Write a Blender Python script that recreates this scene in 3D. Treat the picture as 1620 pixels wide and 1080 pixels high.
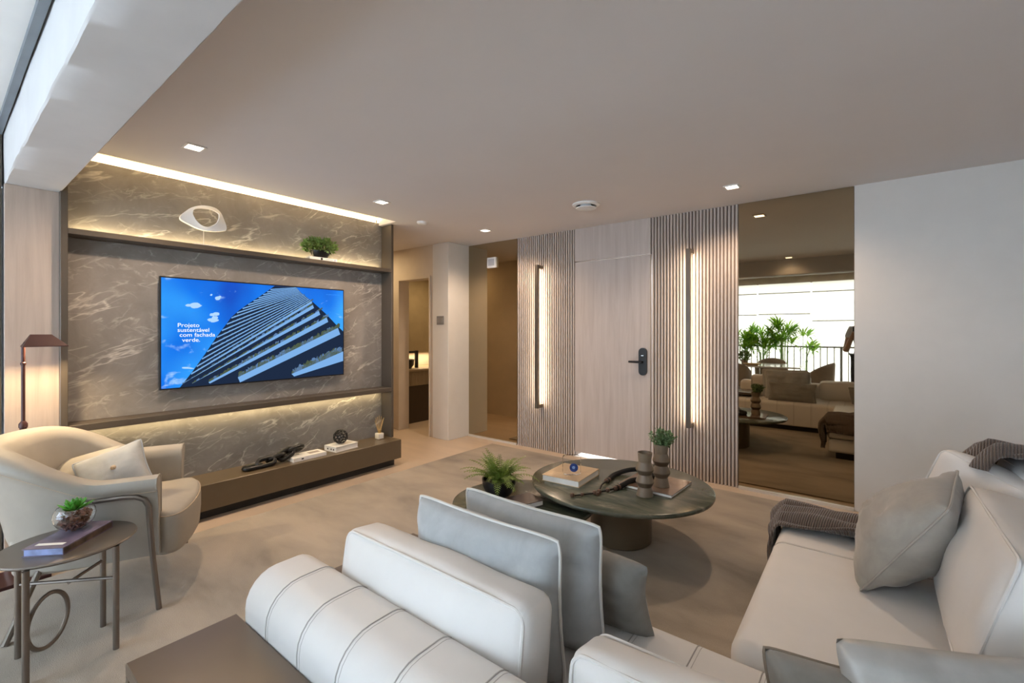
import bpy, bmesh, math, random
from mathutils import Vector, Matrix, noise
PI = math.pi
R = math.radians
rnd = random.Random(7)
S = bpy.context.scene
C = S.collection
for o in list(bpy.data.objects):
    bpy.data.objects.remove(o)

# ------------------------------------------------------------------ camera, world, exposure
CAM_H = 1.385
cd = bpy.data.cameras.new('camera')
cam = bpy.data.objects.new('camera', cd)
C.objects.link(cam)
cd.sensor_width = 36.0
cd.lens = 16.0
cd.shift_y = -18.0 / 1620.0
cd.clip_start = 0.05
cam.location = (0, 0, CAM_H)
cam.rotation_euler = (R(90), 0, R(38))
S.camera = cam
S.view_settings.view_transform = 'Standard'
S.view_settings.look = 'None'
S.view_settings.gamma = 1.0
S.view_settings.use_curve_mapping = False
S.view_settings.exposure = 0.24
W = bpy.data.worlds.new('overcast_sky')
S.world = W
W.use_nodes = True
W.node_tree.nodes['Background'].inputs[0].default_value = (0.68, 0.83, 1.0, 1)
W.node_tree.nodes['Background'].inputs[1].default_value = 7.4

def light(name, kind, loc, rot, energy, col, **k):
    l = bpy.data.lights.new(name, kind)
    l.energy = energy
    l.color = col
    for a, b in k.items():
        setattr(l, a, b)
    o = bpy.data.objects.new(name, l)
    o.location = loc
    o.rotation_euler = rot
    C.objects.link(o)
    return o
WARM = (1.0, 0.74, 0.42)
SOFT = (1.0, 0.80, 0.58)
DLC = (1.0, 0.75, 0.53)
AMBER = (1.0, 0.78, 0.42)
# LED strips of the TV wall: ceiling cove, upper shelf, below lower shelf
light('cove_led', 'AREA', (-4.128, 1.76, 2.532), (R(180), 0, 0), 9, AMBER, shape='RECTANGLE', size=0.02, size_y=2.4)
light('upper_shelf_led', 'AREA', (-4.085, 1.76, 2.038), (R(180), 0, 0), 3.2, AMBER, shape='RECTANGLE', size=0.02, size_y=2.38)
light('lower_shelf_led', 'AREA', (-4.075, 1.76, 0.722), (0, 0, 0), 3.6, AMBER, shape='RECTANGLE', size=0.02, size_y=2.38)
# glow of the sunlit lift hall behind the entrance door, and bathroom lamps
light('hall_lamp', 'AREA', (-2.12, 5.0, 2.3), (0, 0, 0), 90, (1, 1, 1), shape='RECTANGLE', size=1.2, size_y=0.8)
light('niche_led', 'AREA', (-5.82, 4.8, 1.005), (0, 0, 0), 5, WARM, shape='RECTANGLE', size=0.04, size_y=1.1)
light('bathroom_lamp', 'AREA', (-5.2, 4.8, 2.24), (0, 0, 0), 7, WARM, shape='SQUARE', size=0.2)
light('corridor_lamp', 'AREA', (-5.4, 3.5, 2.47), (0, 0, 0), 7, WARM, shape='SQUARE', size=0.2)

# ------------------------------------------------------------------ mesh helpers
class MB:
    def __init__(s):
        s.v = []
        s.f = []
    def add(s, vs, fs, M=None):
        b = len(s.v)
        s.v += [tuple(M @ Vector(p)) if M is not None else tuple(p) for p in vs]
        s.f += [tuple(b + i for i in q) for q in fs]
        return s
    def box(s, x0, y0, z0, x1, y1, z1, M=None):
        v = [(x, y, z) for z in (z0, z1) for y in (y0, y1) for x in (x0, x1)]
        return s.add(v, [(0, 2, 3, 1), (4, 5, 7, 6), (0, 1, 5, 4), (2, 6, 7, 3), (0, 4, 6, 2), (1, 3, 7, 5)], M)
    def bevel(s, x0, y0, z0, x1, y1, z1, r=0.004, seg=2, M=None):
        bm = bmesh.new()
        bmesh.ops.create_cube(bm, size=1.0, matrix=Matrix.Translation(((x0+x1)/2, (y0+y1)/2, (z0+z1)/2)) @ Matrix.Diagonal((x1-x0, y1-y0, z1-z0, 1)))
        bmesh.ops.bevel(bm, geom=bm.edges[:], offset=r, segments=seg, profile=0.5, affect='EDGES')
        bm.verts.index_update()
        s.add([p.co.copy() for p in bm.verts], [[p.index for p in f.verts] for f in bm.faces], M)
        bm.free()
        return s
    def loft(s, rings, closed=True, caps=True, wrap=False, M=None):
        n = len(rings[0])
        v = [p for r_ in rings for p in r_]
        f = []
        m = len(rings)
        for i in range(m if wrap else m - 1):
            for j in range(n if closed else n - 1):
                a, b = i*n + j, i*n + (j+1) % n
                i2 = (i+1) % m
                f.append((a, b, i2*n + (j+1) % n, i2*n + j))
        if caps and closed and not wrap:
            f.append(tuple(range(n))[::-1])
            f.append(tuple((m-1)*n + j for j in range(n)))
        return s.add(v, f, M)
    def tube(s, path, r, n=8, closed=False, M=None):
        P = [Vector(p) for p in path]
        m = len(P)
        rr = r if isinstance(r, (list, tuple)) else [r]*m
        rings = []
        T0 = None
        N = None
        for i in range(m):
            if closed:
                t = P[(i+1) % m] - P[i-1]
            else:
                t = P[min(i+1, m-1)] - P[max(i-1, 0)]
            t.normalize()
            if N is None:
                N = t.orthogonal().normalized()
            else:
                N = (T0.rotation_difference(t) @ N)
                N = (N - t * N.dot(t)).normalized()
            T0 = t
            B = t.cross(N)
            rings.append([P[i] + (N*math.cos(2*PI*k/n) + B*math.sin(2*PI*k/n))*rr[i] for k in range(n)])
        return s.loft(rings, wrap=closed, M=M)
    def lathe(s, prof, n=24, c=(0, 0, 0), sx=1.0, sy=1.0, M=None):
        rings = [[(c[0]+r*sx*math.cos(2*PI*k/n), c[1]+r*sy*math.sin(2*PI*k/n), c[2]+z) for k in range(n)] for r, z in prof]
        return s.loft(rings, M=M)
    def prism(s, poly, z0, z1, M=None):
        return s.loft([[(x, y, z0) for x, y in poly], [(x, y, z1) for x, y in poly]], M=M)
    def grid(s, fn, nu, nv, M=None):
        v = [fn(i/(nu), j/(nv)) for i in range(nu+1) for j in range(nv+1)]
        f = [(i*(nv+1)+j, (i+1)*(nv+1)+j, (i+1)*(nv+1)+j+1, i*(nv+1)+j+1) for i in range(nu) for j in range(nv)]
        return s.add(v, f, M)
    def build(s, name, mat, parent=None, smooth=True, kind=None, label=None, angle=35):
        me = bpy.data.meshes.new(name)
        me.from_pydata(s.v, [], s.f)
        me.materials.append(mat)
        bm = bmesh.new()
        bm.from_mesh(me)
        bmesh.ops.remove_doubles(bm, verts=bm.verts[:], dist=1e-5)
        bmesh.ops.recalc_face_normals(bm, faces=bm.faces[:])
        if smooth:
            for f in bm.faces:
                f.smooth = True
            ca = math.radians(angle)
            for e in bm.edges:
                if len(e.link_faces) == 2 and e.calc_face_angle(0) > ca:
                    e.smooth = False
        bm.to_mesh(me)
        bm.free()
        o = bpy.data.objects.new(name, me)
        C.objects.link(o)
        if parent is not None:
            o.parent = parent
        if kind:
            o['kind'] = kind
        if label:
            o['label'] = label
        return o

def tag(o, label, cat, group=None):
    o['label'] = label
    o['category'] = cat
    if group:
        o['group'] = group
    return o
def thing(name, label, cat, loc=(0, 0, 0), rz=0, group=None):
    o = bpy.data.objects.new(name, None)
    C.objects.link(o)
    o.empty_display_size = 0.05
    o.location = loc
    o.rotation_euler = (0, 0, rz)
    return tag(o, label, cat, group)
def struct(name, mb, mat, smooth=False):
    return mb.build(name, mat, None, smooth, kind='structure')
def copy_tree(o, parent=None):
    c = o.copy()
    C.objects.link(c)
    if parent is not None:
        c.parent = parent
    for ch in list(o.children):
        copy_tree(ch, c)
    return c

def puffbox(h, r, n=10, puff=(0, 0, 0), wr=0.0, seed=0.0):
    """rounded, puffed cushion block with half sizes h, centred at the origin"""
    h = Vector(h)
    inner = Vector([max(0.0, a - r) for a in h])
    mb = MB()
    tt = [math.sin(PI/2*(-1 + 2*i/n)) for i in range(n+1)]
    for ax in range(3):
        for sg in (-1, 1):
            a1, a2 = (ax+1) % 3, (ax+2) % 3
            vs = []
            for i in range(n+1):
                for j in range(n+1):
                    p = Vector((0, 0, 0))
                    p[ax] = sg*h[ax]
                    p[a1] = tt[i]*h[a1]
                    p[a2] = tt[j]*h[a2]
                    q = Vector([max(-inner[k], min(inner[k], p[k])) for k in range(3)])
                    d = p - q
                    if d.length > 1e-9:
                        p = q + d.normalized()*r
                    w = p.copy()
                    for k in range(3):
                        o1, o2 = (k+1) % 3, (k+2) % 3
                        w[k] += (p[k]/h[k])*puff[k]*max(0, 1-(p[o1]/h[o1])**2)*max(0, 1-(p[o2]/h[o2])**2)
                    if wr:
                        w += d.normalized()*wr*noise.noise(p*7 + Vector((seed, seed, 0)))
                    vs.append(w)
            fs = [(i*(n+1)+j, (i+1)*(n+1)+j, (i+1)*(n+1)+j+1, i*(n+1)+j+1) for i in range(n) for j in range(n)]
            mb.add(vs, fs)
    return mb
def puffed(p, h, puff):
    w = Vector(p)
    for k in range(3):
        o1, o2 = (k+1) % 3, (k+2) % 3
        w[k] += (p[k]/h[k])*puff[k]*max(0, 1-(p[o1]/h[o1])**2)*max(0, 1-(p[o2]/h[o2])**2)
    return w

# ------------------------------------------------------------------ materials
def nodes(name):
    m = bpy.data.materials.new(name)
    m.use_nodes = True
    nt = m.node_tree
    return m, nt, nt.nodes['Principled BSDF'], nt.links
def ramp(nt, fac, stops):
    r_ = nt.nodes.new('ShaderNodeValToRGB')
    while len(r_.color_ramp.elements) < len(stops):
        r_.color_ramp.elements.new(0.5)
    for e, (p, c) in zip(r_.color_ramp.elements, stops):
        e.position = p
        e.color = (c[0], c[1], c[2], 1)
    nt.links.new(fac, r_.inputs[0])
    return r_.outputs[0]
def coords(nt, scale=(1, 1, 1), rot=(0, 0, 0), kind='Object'):
    tc = nt.nodes.new('ShaderNodeTexCoord')
    mp = nt.nodes.new('ShaderNodeMapping')
    mp.inputs['Scale'].default_value = scale
    mp.inputs['Rotation'].default_value = rot
    nt.links.new(tc.outputs[kind], mp.inputs[0])
    return mp.outputs[0]
def noise_tex(nt, vec, scale, detail=4, rough=0.55, dist=0.0):
    n = nt.nodes.new('ShaderNodeTexNoise')
    n.inputs['Scale'].default_value = scale
    n.inputs['Detail'].default_value = detail
    n.inputs['Roughness'].default_value = rough
    n.inputs['Distortion'].default_value = dist
    nt.links.new(vec, n.inputs['Vector'])
    return n.outputs['Fac']
def bump(nt, b, fac, strength, dist=0.01):
    n = nt.nodes.new('ShaderNodeBump')
    n.inputs['Strength'].default_value = strength
    n.inputs['Distance'].default_value = dist
    nt.links.new(fac, n.inputs['Height'])
    nt.links.new(n.outputs[0], b.inputs['Normal'])
def lerp(c, k):
    return tuple(max(0, min(1, a*k)) for a in c)
def mat(name, col, rough=0.5, metal=0.0, var=0.08, vs=6.0, bs=0.0, bstr=0.1, stretch=(1, 1, 1), spec=0.5, sheen=0.0, coat=0.0):
    m, nt, b, L = nodes(name)
    v = coords(nt, stretch)
    n = noise_tex(nt, v, vs)
    L.new(ramp(nt, n, [(0.3, lerp(col, 1-var)), (0.7, lerp(col, 1+var))]), b.inputs['Base Color'])
    b.inputs['Roughness'].default_value = rough
    b.inputs['Metallic'].default_value = metal
    b.inputs['Specular IOR Level'].default_value = spec
    if sheen:
        b.inputs['Sheen Weight'].default_value = sheen
    if coat:
        b.inputs['Coat Weight'].default_value = coat
        b.inputs['Coat Roughness'].default_value = 0.1
    if bs:
        bump(nt, b, noise_tex(nt, v, bs, 3), bstr, 0.004)
    return m
def emit(name, col, strength):
    m, nt, b, L = nodes(name)
    b.inputs['Base Color'].default_value = (0, 0, 0, 1)
    b.inputs['Emission Color'].default_value = (*col, 1)
    b.inputs['Emission Strength'].default_value = strength
    b.inputs['Specular IOR Level'].default_value = 0
    return m
def glass(name, col=(1, 1, 1), rough=0.0, ior=1.45):
    m, nt, b, L = nodes(name)
    b.inputs['Base Color'].default_value = (*col, 1)
    b.inputs['Transmission Weight'].default_value = 1.0
    b.inputs['Roughness'].default_value = rough
    b.inputs['IOR'].default_value = ior
    return m

def wood_mat(name, c1, c2, rough=0.45):
    m, nt, b, L = nodes(name)
    v = coords(nt, (9, 9, 0.55))
    n = noise_tex(nt, v, 2.2, 6, 0.6, 0.6)
    L.new(ramp(nt, n, [(0.28, c1), (0.5, lerp([(a+d)/2 for a, d in zip(c1, c2)], 1.0)), (0.72, c2)]), b.inputs['Base Color'])
    b.inputs['Roughness'].default_value = rough
    bump(nt, b, noise_tex(nt, coords(nt, (60, 60, 2)), 3, 3), 0.06, 0.003)
    return m
def marble_wall():
    m, nt, b, L = nodes('grey_marble')
    v = coords(nt, (1, 1, 1))
    n1 = noise_tex(nt, v, 2.2, 9, 0.68, 0.8)
    base = ramp(nt, n1, [(0.25, (0.185, 0.168, 0.155)), (0.5, (0.255, 0.235, 0.218)), (0.75, (0.34, 0.315, 0.295))])
    def veins(ang, sc, scale, w0, w1, seed, lo, hi, amp):
        r1 = coords(nt, (1, 1, 1), (R(ang), 0, 0))
        m2 = nt.nodes.new('ShaderNodeMapping')
        m2.inputs['Scale'].default_value = (1.0, 1.0, sc)
        m2.inputs['Location'].default_value = (seed, seed*0.7, seed*1.3)
        L.new(r1, m2.inputs[0])
        nn = noise_tex(nt, m2.outputs[0], scale, 5, 0.5, 0.35)
        ab = nt.nodes.new('ShaderNodeMath'); ab.operation = 'SUBTRACT'; ab.inputs[1].default_value = 0.5
        L.new(nn, ab.inputs[0])
        a2 = nt.nodes.new('ShaderNodeMath'); a2.operation = 'ABSOLUTE'
        L.new(ab.outputs[0], a2.inputs[0])
        line = ramp(nt, a2.outputs[0], [(0.0, (amp, amp, amp)), (w0, (amp*0.5, amp*0.5, amp*0.5)), (w1, (0, 0, 0))])
        mk = ramp(nt, noise_tex(nt, m2.outputs[0], scale*1.1+0.7, 2), [(lo, (0, 0, 0)), (hi, (1, 1, 1))])
        x = nt.nodes.new('ShaderNodeMix'); x.data_type = 'RGBA'; x.blend_type = 'MULTIPLY'; x.inputs[0].default_value = 1
        L.new(line, x.inputs[6]); L.new(mk, x.inputs[7])
        return x.outputs[2]
    layers = [veins(-24, 3.8, 1.35, 0.006, 0.016, 0.0, 0.46, 0.58, 0.95), veins(-34, 3.4, 2.3, 0.008, 0.022, 5.3, 0.49, 0.62, 0.6),
              veins(-6, 3.0, 3.0, 0.010, 0.026, 9.1, 0.50, 0.64, 0.38), veins(40, 2.2, 3.8, 0.010, 0.028, 2.7, 0.50, 0.66, 0.36)]
    acc = layers[0]
    for l_ in layers[1:]:
        ad = nt.nodes.new('ShaderNodeMix'); ad.data_type = 'RGBA'; ad.blend_type = 'LIGHTEN'; ad.inputs[0].default_value = 1
        L.new(acc, ad.inputs[6]); L.new(l_, ad.inputs[7]); acc = ad.outputs[2]
    mx = nt.nodes.new('ShaderNodeMix'); mx.data_type = 'RGBA'
    L.new(acc, mx.inputs[0]); L.new(base, mx.inputs[6]); mx.inputs[7].default_value = (0.62, 0.585, 0.54, 1)
    L.new(mx.outputs[2], b.inputs['Base Color'])
    b.inputs['Roughness'].default_value = 0.4
    return m
def marble_green():
    m, nt, b, L = nodes('green_marble')
    v = coords(nt, (1.0, 2.6, 1.0), (0, 0, R(25)))
    n = noise_tex(nt, v, 2.3, 8, 0.65, 1.8)
    L.new(ramp(nt, n, [(0.25, (0.024, 0.032, 0.022)), (0.45, (0.065, 0.076, 0.055)), (0.6, (0.115, 0.118, 0.088)), (0.7, (0.22, 0.20, 0.15)), (0.78, (0.085, 0.092, 0.070))]), b.inputs['Base Color'])
    b.inputs['Roughness'].default_value = 0.22
    return m
def rug_mat():
    m, nt, b, L = nodes('rug_pile')
    v = coords(nt, (0.8, 1.7, 1), (0, 0, R(8)))
    n = noise_tex(nt, v, 1.5, 5, 0.55, 0.3)
    base = ramp(nt, n, [(0.30, (0.235, 0.20, 0.165)), (0.45, (0.36, 0.305, 0.245)), (0.62, (0.45, 0.38, 0.305)), (0.8, (0.39, 0.335, 0.275))])
    f = noise_tex(nt, coords(nt), 260, 2)
    mx = nt.nodes.new('ShaderNodeMix'); mx.data_type = 'RGBA'; mx.blend_type = 'MULTIPLY'; mx.inputs[0].default_value = 0.5
    L.new(base, mx.inputs[6]); L.new(ramp(nt, f, [(0.3, (0.65, 0.65, 0.65)), (0.7, (1, 1, 1))]), mx.inputs[7])
    L.new(mx.outputs[2], b.inputs['Base Color'])
    b.inputs['Roughness'].default_value = 0.95
    b.inputs['Specular IOR Level'].default_value = 0.1
    b.inputs['Sheen Weight'].default_value = 0.15
    bump(nt, b, f, 0.5, 0.004)
    return m
def knit_mat(name, col):
    m, nt, b, L = nodes(name)
    v = coords(nt, (1, 1, 1), kind='UV')
    w = nt.nodes.new('ShaderNodeTexWave')
    w.inputs['Scale'].default_value = 34
    w.inputs['Distortion'].default_value = 1.0
    w.inputs['Detail Scale'].default_value = 4
    L.new(coords(nt, (1, 1, 1), (0, 0, R(10))), w.inputs['Vector'])
    L.new(ramp(nt, w.outputs['Fac'], [(0.1, lerp(col, 0.55)), (0.7, lerp(col, 1.15))]), b.inputs['Base Color'])
    b.inputs['Roughness'].default_value = 0.95
    b.inputs['Sheen Weight'].default_value = 0.3
    bump(nt, b, w.outputs['Fac'], 0.8, 0.006)
    return m
def velvet_mat(name, col, var=0.16):
    m, nt, b, L = nodes(name)
    n = noise_tex(nt, coords(nt), 9, 6, 0.6, 0.5)
    L.new(ramp(nt, n, [(0.3, lerp(col, 1-var)), (0.55, col), (0.75, lerp(col, 1+var))]), b.inputs['Base Color'])
    b.inputs['Roughness'].default_value = 0.8
    b.inputs['Sheen Weight'].default_value = 0.25
    b.inputs['Sheen Roughness'].default_value = 0.4
    bump(nt, b, noise_tex(nt, coords(nt), 60, 3), 0.12, 0.003)
    return m
def screen_mat():
    m, nt, b, L = nodes('screen_sky')
    v = coords(nt)
    n = noise_tex(nt, coords(nt, (1, 1, 1.8)), 5.5, 6, 0.55, 0.4)
    g = nt.nodes.new('ShaderNodeSeparateXYZ'); L.new(v, g.inputs[0])
    # blue deepens away from the middle of the picture
    sky = ramp(nt, noise_tex(nt, coords(nt, (1, 1, 0.8)), 1.6, 2), [(0.35, (0.0, 0.075, 0.55)), (0.5, (0.0, 0.17, 0.80)), (0.68, (0.03, 0.36, 0.95))])
    cl = ramp(nt, n, [(0.62, (0, 0, 0)), (0.75, (1, 1, 1))])
    mx = nt.nodes.new('ShaderNodeMix'); mx.data_type = 'RGBA'
    L.new(cl, mx.inputs[0]); L.new(sky, mx.inputs[6]); mx.inputs[7].default_value = (0.42, 0.66, 0.96, 1)
    b.inputs['Base Color'].default_value = (0.0, 0.0, 0.0, 1)
    L.new(mx.outputs[2], b.inputs['Emission Color'])
    b.inputs['Emission Strength'].default_value = 0.92
    b.inputs['Roughness'].default_value = 0.25
    return m

M_wall = mat('white_paint', (0.70, 0.67, 0.63), 0.75, var=0.02, bs=40, bstr=0.03)
M_plaster = mat('beige_plaster', (0.62, 0.54, 0.45), 0.8, var=0.05, vs=4, bs=30, bstr=0.05)
M_ceil = mat('ceiling_paint', (0.72, 0.685, 0.675), 0.85, var=0.02, vs=1.5)
M_beam = mat('rough_plaster', (0.62, 0.615, 0.62), 0.9, var=0.05, vs=3, bs=9, bstr=0.25)
M_white = mat('white_ceiling', (0.82, 0.82, 0.81), 0.8, var=0.02)
M_floor = mat('beige_floor', (0.56, 0.44, 0.33), 0.35, var=0.06, vs=2.0, stretch=(0.6, 3, 1))
M_rug = rug_mat()
M_oak = wood_mat('pale_oak', (0.46, 0.385, 0.34), (0.58, 0.505, 0.46))
M_oak2 = wood_mat('pinkish_oak', (0.41, 0.325, 0.27), (0.54, 0.44, 0.37))
M_slatback = mat('slat_backing', (0.17, 0.13, 0.105), 0.7)
M_marble = marble_wall()
M_green = marble_green()
M_bronze = mat('bronze_lacquer', (0.105, 0.085, 0.066), 0.38, 0.25, var=0.05)
M_bench = mat('brown_lacquer', (0.135, 0.10, 0.062), 0.3, 0.2, var=0.04)
M_black = mat('black_metal', (0.012, 0.012, 0.013), 0.35, 0.3)
M_mirror = mat('bronze_mirror', (0.42, 0.345, 0.235), 0.015, 1.0, var=0.0)
M_alu = mat('pale_metal', (0.75, 0.73, 0.70), 0.35, 0.5, var=0.02)
M_leather = mat('ivory_leather', (0.72, 0.69, 0.66), 0.5, var=0.025, bs=160, bstr=0.06, spec=0.4)
M_seam = mat('seam_thread', (0.46, 0.43, 0.40), 0.7)
M_plinth = mat('sofa_plinth', (0.02, 0.017, 0.014), 0.6)
M_table = mat('taupe_lacquer', (0.125, 0.092, 0.066), 0.3, 0.1, var=0.04)
M_velvet = velvet_mat('grey_velvet', (0.40, 0.41, 0.41))
M_velvetd = velvet_mat('dark_grey_velvet', (0.26, 0.25, 0.23))
M_taupe = velvet_mat('taupe_velvet', (0.37, 0.335, 0.29))
M_satin = mat('silver_satin', (0.46, 0.45, 0.43), 0.38, 0.15, var=0.1, vs=14, bs=30, bstr=0.1)
M_pip = mat('pale_piping', (0.62, 0.60, 0.56), 0.6)
M_pipd = mat('brown_piping', (0.24, 0.19, 0.14), 0.7)
M_knit = knit_mat('brown_knit', (0.135, 0.095, 0.072))
M_chair = mat('sand_leather', (0.37, 0.335, 0.285), 0.55, var=0.05, vs=9, bs=90, bstr=0.06)
M_taupemetal = mat('taupe_metal', (0.20, 0.17, 0.145), 0.32, 0.6, var=0.04)
M_oxblood = mat('oxblood_metal', (0.055, 0.018, 0.016), 0.4, 0.2)
M_stone = mat('white_stone', (0.75, 0.73, 0.70), 0.5)
M_art = mat('frosted_acrylic', (0.92, 0.91, 0.90), 0.35, var=0.02)
M_paper = mat('book_paper', (0.80, 0.78, 0.74), 0.7)
M_wbook = mat('white_book_cover', (0.82, 0.80, 0.77), 0.4, var=0.03)
M_gold = mat('gold_book_cover', (0.58, 0.43, 0.26), 0.28, 0.35, var=0.12, vs=16)
M_dark = mat('dark_book_cover', (0.10, 0.075, 0.068), 0.22, var=0.15)
M_magcov = mat('glossy_magazine_cover', (0.22, 0.15, 0.11), 0.12, 0.3, var=0.2, vs=10)
M_violet = mat('violet_book_cover', (0.17, 0.135, 0.19), 0.22, var=0.35, vs=12)
M_bluepage = mat('blue_page_edge', (0.30, 0.36, 0.62), 0.5, var=0.3, vs=22)
M_vase = mat('khaki_ceramic', (0.21, 0.16, 0.11), 0.42, var=0.03)
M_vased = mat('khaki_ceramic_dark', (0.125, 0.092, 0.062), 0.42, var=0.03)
M_bead = mat('wood_bead', (0.11, 0.055, 0.03), 0.5, var=0.3, vs=60)
M_cord = mat('black_cord', (0.008, 0.007, 0.007), 0.95)
M_leaf = mat('leaf_green', (0.13, 0.22, 0.05), 0.5, var=0.5, vs=30)
M_fern = mat('fern_green', (0.17, 0.235, 0.04), 0.55, var=0.45, vs=40)
M_herb = mat('herb_green', (0.12, 0.20, 0.08), 0.55, var=0.4, vs=40)
M_succ = mat('succulent_green', (0.07, 0.27, 0.03), 0.32, var=0.35, vs=30)
M_palm = mat('palm_green', (0.20, 0.42, 0.06), 0.5, var=0.4, vs=6)
M_bark = mat('bark_chip', (0.20, 0.085, 0.05), 0.7, var=0.5, vs=50)
M_glass = glass('clear_glass')
M_acryl = glass('clear_acrylic', (0.97, 0.98, 1.0), 0.0, 1.45)
M_blue = mat('blue_agate', (0.03, 0.06, 0.22), 0.2, var=0.5, vs=60)
M_reed = mat('reed', (0.62, 0.42, 0.18), 0.6)
M_lens = emit('lamp_lens', (1.0, 0.86, 0.66), 9)
M_strip = emit('led_strip', (1.0, 0.76, 0.44), 4)
M_screen = screen_mat()
M_fband = emit('picture_slab', (0.20, 0.42, 0.78), 0.9)
M_fdark = emit('picture_shade', (0.012, 0.022, 0.05), 1.0)
M_fmid = emit('picture_glass', (0.10, 0.19, 0.36), 1.0)
M_fgreen = emit('picture_plants', (0.07, 0.095, 0.055), 1.0)
M_cloud = emit('picture_cloud', (0.42, 0.66, 0.98), 0.9)
M_text = emit('picture_text', (0.95, 0.97, 1.0), 1.0)
M_texts = emit('picture_small_text', (0.05, 0.33, 0.95), 1.0)
M_basin = mat('black_basin', (0.012, 0.01, 0.009), 0.3)
M_van = mat('ribbed_oak', (0.30, 0.225, 0.14), 0.5)
M_darkwood = mat('dark_wood', (0.055, 0.036, 0.022), 0.5, stretch=(8, 8, 1))
M_skin = mat('skin', (0.42, 0.25, 0.18), 0.55)
M_shirt = mat('pale_shirt', (0.62, 0.62, 0.64), 0.85)
M_jeans = mat('dark_trousers', (0.04, 0.045, 0.06), 0.85)
M_hair = mat('dark_hair', (0.02, 0.014, 0.01), 0.7)
M_dchair = mat('taupe_chair_fabric', (0.34, 0.26, 0.20), 0.8)
M_dtop = mat('white_table_lacquer', (0.72, 0.72, 0.74), 0.12)
M_rail = mat('railing_bronze', (0.12, 0.095, 0.07), 0.5, 0.3)
def blind_mat():
    m, nt, b, L = nodes('roller_blind_cloth')
    tr = nt.nodes.new('ShaderNodeBsdfTranslucent')
    tr.inputs[0].default_value = (0.95, 0.95, 0.95, 1)
    b.inputs['Base Color'].default_value = (0.85, 0.85, 0.85, 1)
    mx = nt.nodes.new('ShaderNodeMixShader'); mx.inputs[0].default_value = 0.85
    L.new(b.outputs[0], mx.inputs[1]); L.new(tr.outputs[0], mx.inputs[2])
    L.new(mx.outputs[0], nt.nodes['Material Output'].inputs[0])
    return m
M_blind = blind_mat()
def palm_mat():
    m, nt, b, L = nodes('palm_leaf')
    n = noise_tex(nt, coords(nt), 3, 2)
    c = ramp(nt, n, [(0.35, (0.10, 0.30, 0.02)), (0.6, (0.28, 0.50, 0.04)), (0.75, (0.55, 0.60, 0.08))])
    tr = nt.nodes.new('ShaderNodeBsdfTranslucent')
    L.new(c, tr.inputs[0]); L.new(c, b.inputs['Base Color'])
    mx = nt.nodes.new('ShaderNodeMixShader'); mx.inputs[0].default_value = 0.6
    L.new(b.outputs[0], mx.inputs[1]); L.new(tr.outputs[0], mx.inputs[2])
    L.new(mx.outputs[0], nt.nodes['Material Output'].inputs[0])
    return m
M_palmleaf = palm_mat()

# ------------------------------------------------------------------ setting
FZ = -0.012
H = 2.5
struct('floor', MB().box(-7, -3.2, FZ-0.1, 3.2, 6.2, FZ), M_floor)
rug = MB().bevel(-3.62, 0.02, FZ, 1.30, 4.24, 0.0, 0.005, 2).build('area_rug', M_rug)
tag(rug, 'large mottled beige rug under the sofa and coffee tables', 'rug')
c = MB()
c.box(-3.82, 0.51, H, 1.72, 4.42, H+0.06)
c.box(-6.7, 2.99, H, -4.145, 3.03, H+0.06)
c.box(-6.7, 3.03, H, -3.82, 4.42, H+0.06)
c.box(-4.3, 0.51, H+0.13, -3.82, 3.03, H+0.19)      # cove above the TV wall
c.box(-3.84, 0.51, H+0.06, -3.80, 3.03, H+0.13)
c.box(-4.3, 2.955, H+0.03, -3.82, 3.03, H+0.13)
c.box(-4.115, 2.955, H, -3.82, 3.03, H+0.03)
struct('ceiling', c, M_ceil)

def beam():
    mb = MB()
    x0, x1 = -4.16, 3.1
    ys = [(0.27, 2.66), (0.27, 2.45), (0.27, 2.256), (0.276, 2.25), (0.35, 2.25), (0.43, 2.25), (0.504, 2.25), (0.51, 2.256), (0.51, 2.45), (0.51, 2.66)]
    n = 150
    rings = []
    for i in range(n+1):
        x = x0 + (x1-x0)*i/n
        rg = []
        for k, (y, z) in enumerate(ys):
            a = 0.004 if k in (2, 3, 6, 7) else 0.0015
            d = noise.noise(Vector((x*9, k//2*3.3, 0)))*a + noise.noise(Vector((x*2.2, k*1.3, 5)))*0.003
            rg.append((x, y + d, z + (d if k > 1 else 0)))
        rings.append(rg)
    return mb.loft(rings)
struct('trim_1', beam(), M_beam, True)
struct('ceiling_balcony', MB().box(-4.6, -3.2, 2.565, 3.1, 0.27, 2.64), M_white)
b = MB().box(-4.3, 0.235, 2.535, 3.1, 0.262, 2.565)
tag(b.build('curtain_rail', mat('steel_rail', (0.22, 0.25, 0.28), 0.5, 0.4), None, False), 'grey metal curtain rail where white balcony ceiling meets the beam', 'rail')
struct('trim_2', MB().bevel(-4.3, 0.27, FZ, -4.0, 0.51, 2.25, 0.003), M_oak2)
# balcony side: bronze jamb and side wall
struct('trim_3', MB().box(-4.25, 0.19, FZ, -4.02, 0.262, 2.535), M_bronze)
struct('wall_balcony_left', MB().box(-4.5, -3.2, FZ, -4.3, 0.2, 2.565), M_plaster)
struct('wall_balcony_right', MB().box(1.45, -3.2, FZ, 1.6, 0.5, 2.64), M_plaster)  # unseen end wall, moved in to cut daylight on the right side
struct('wall_right', MB().box(1.36, 0.51, FZ, 1.5, 4.5, H+0.06), M_wall)
struct('trim_4', MB().box(1.30, 0.27, FZ, 1.5, 0.51, 2.25), M_wall)
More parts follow.
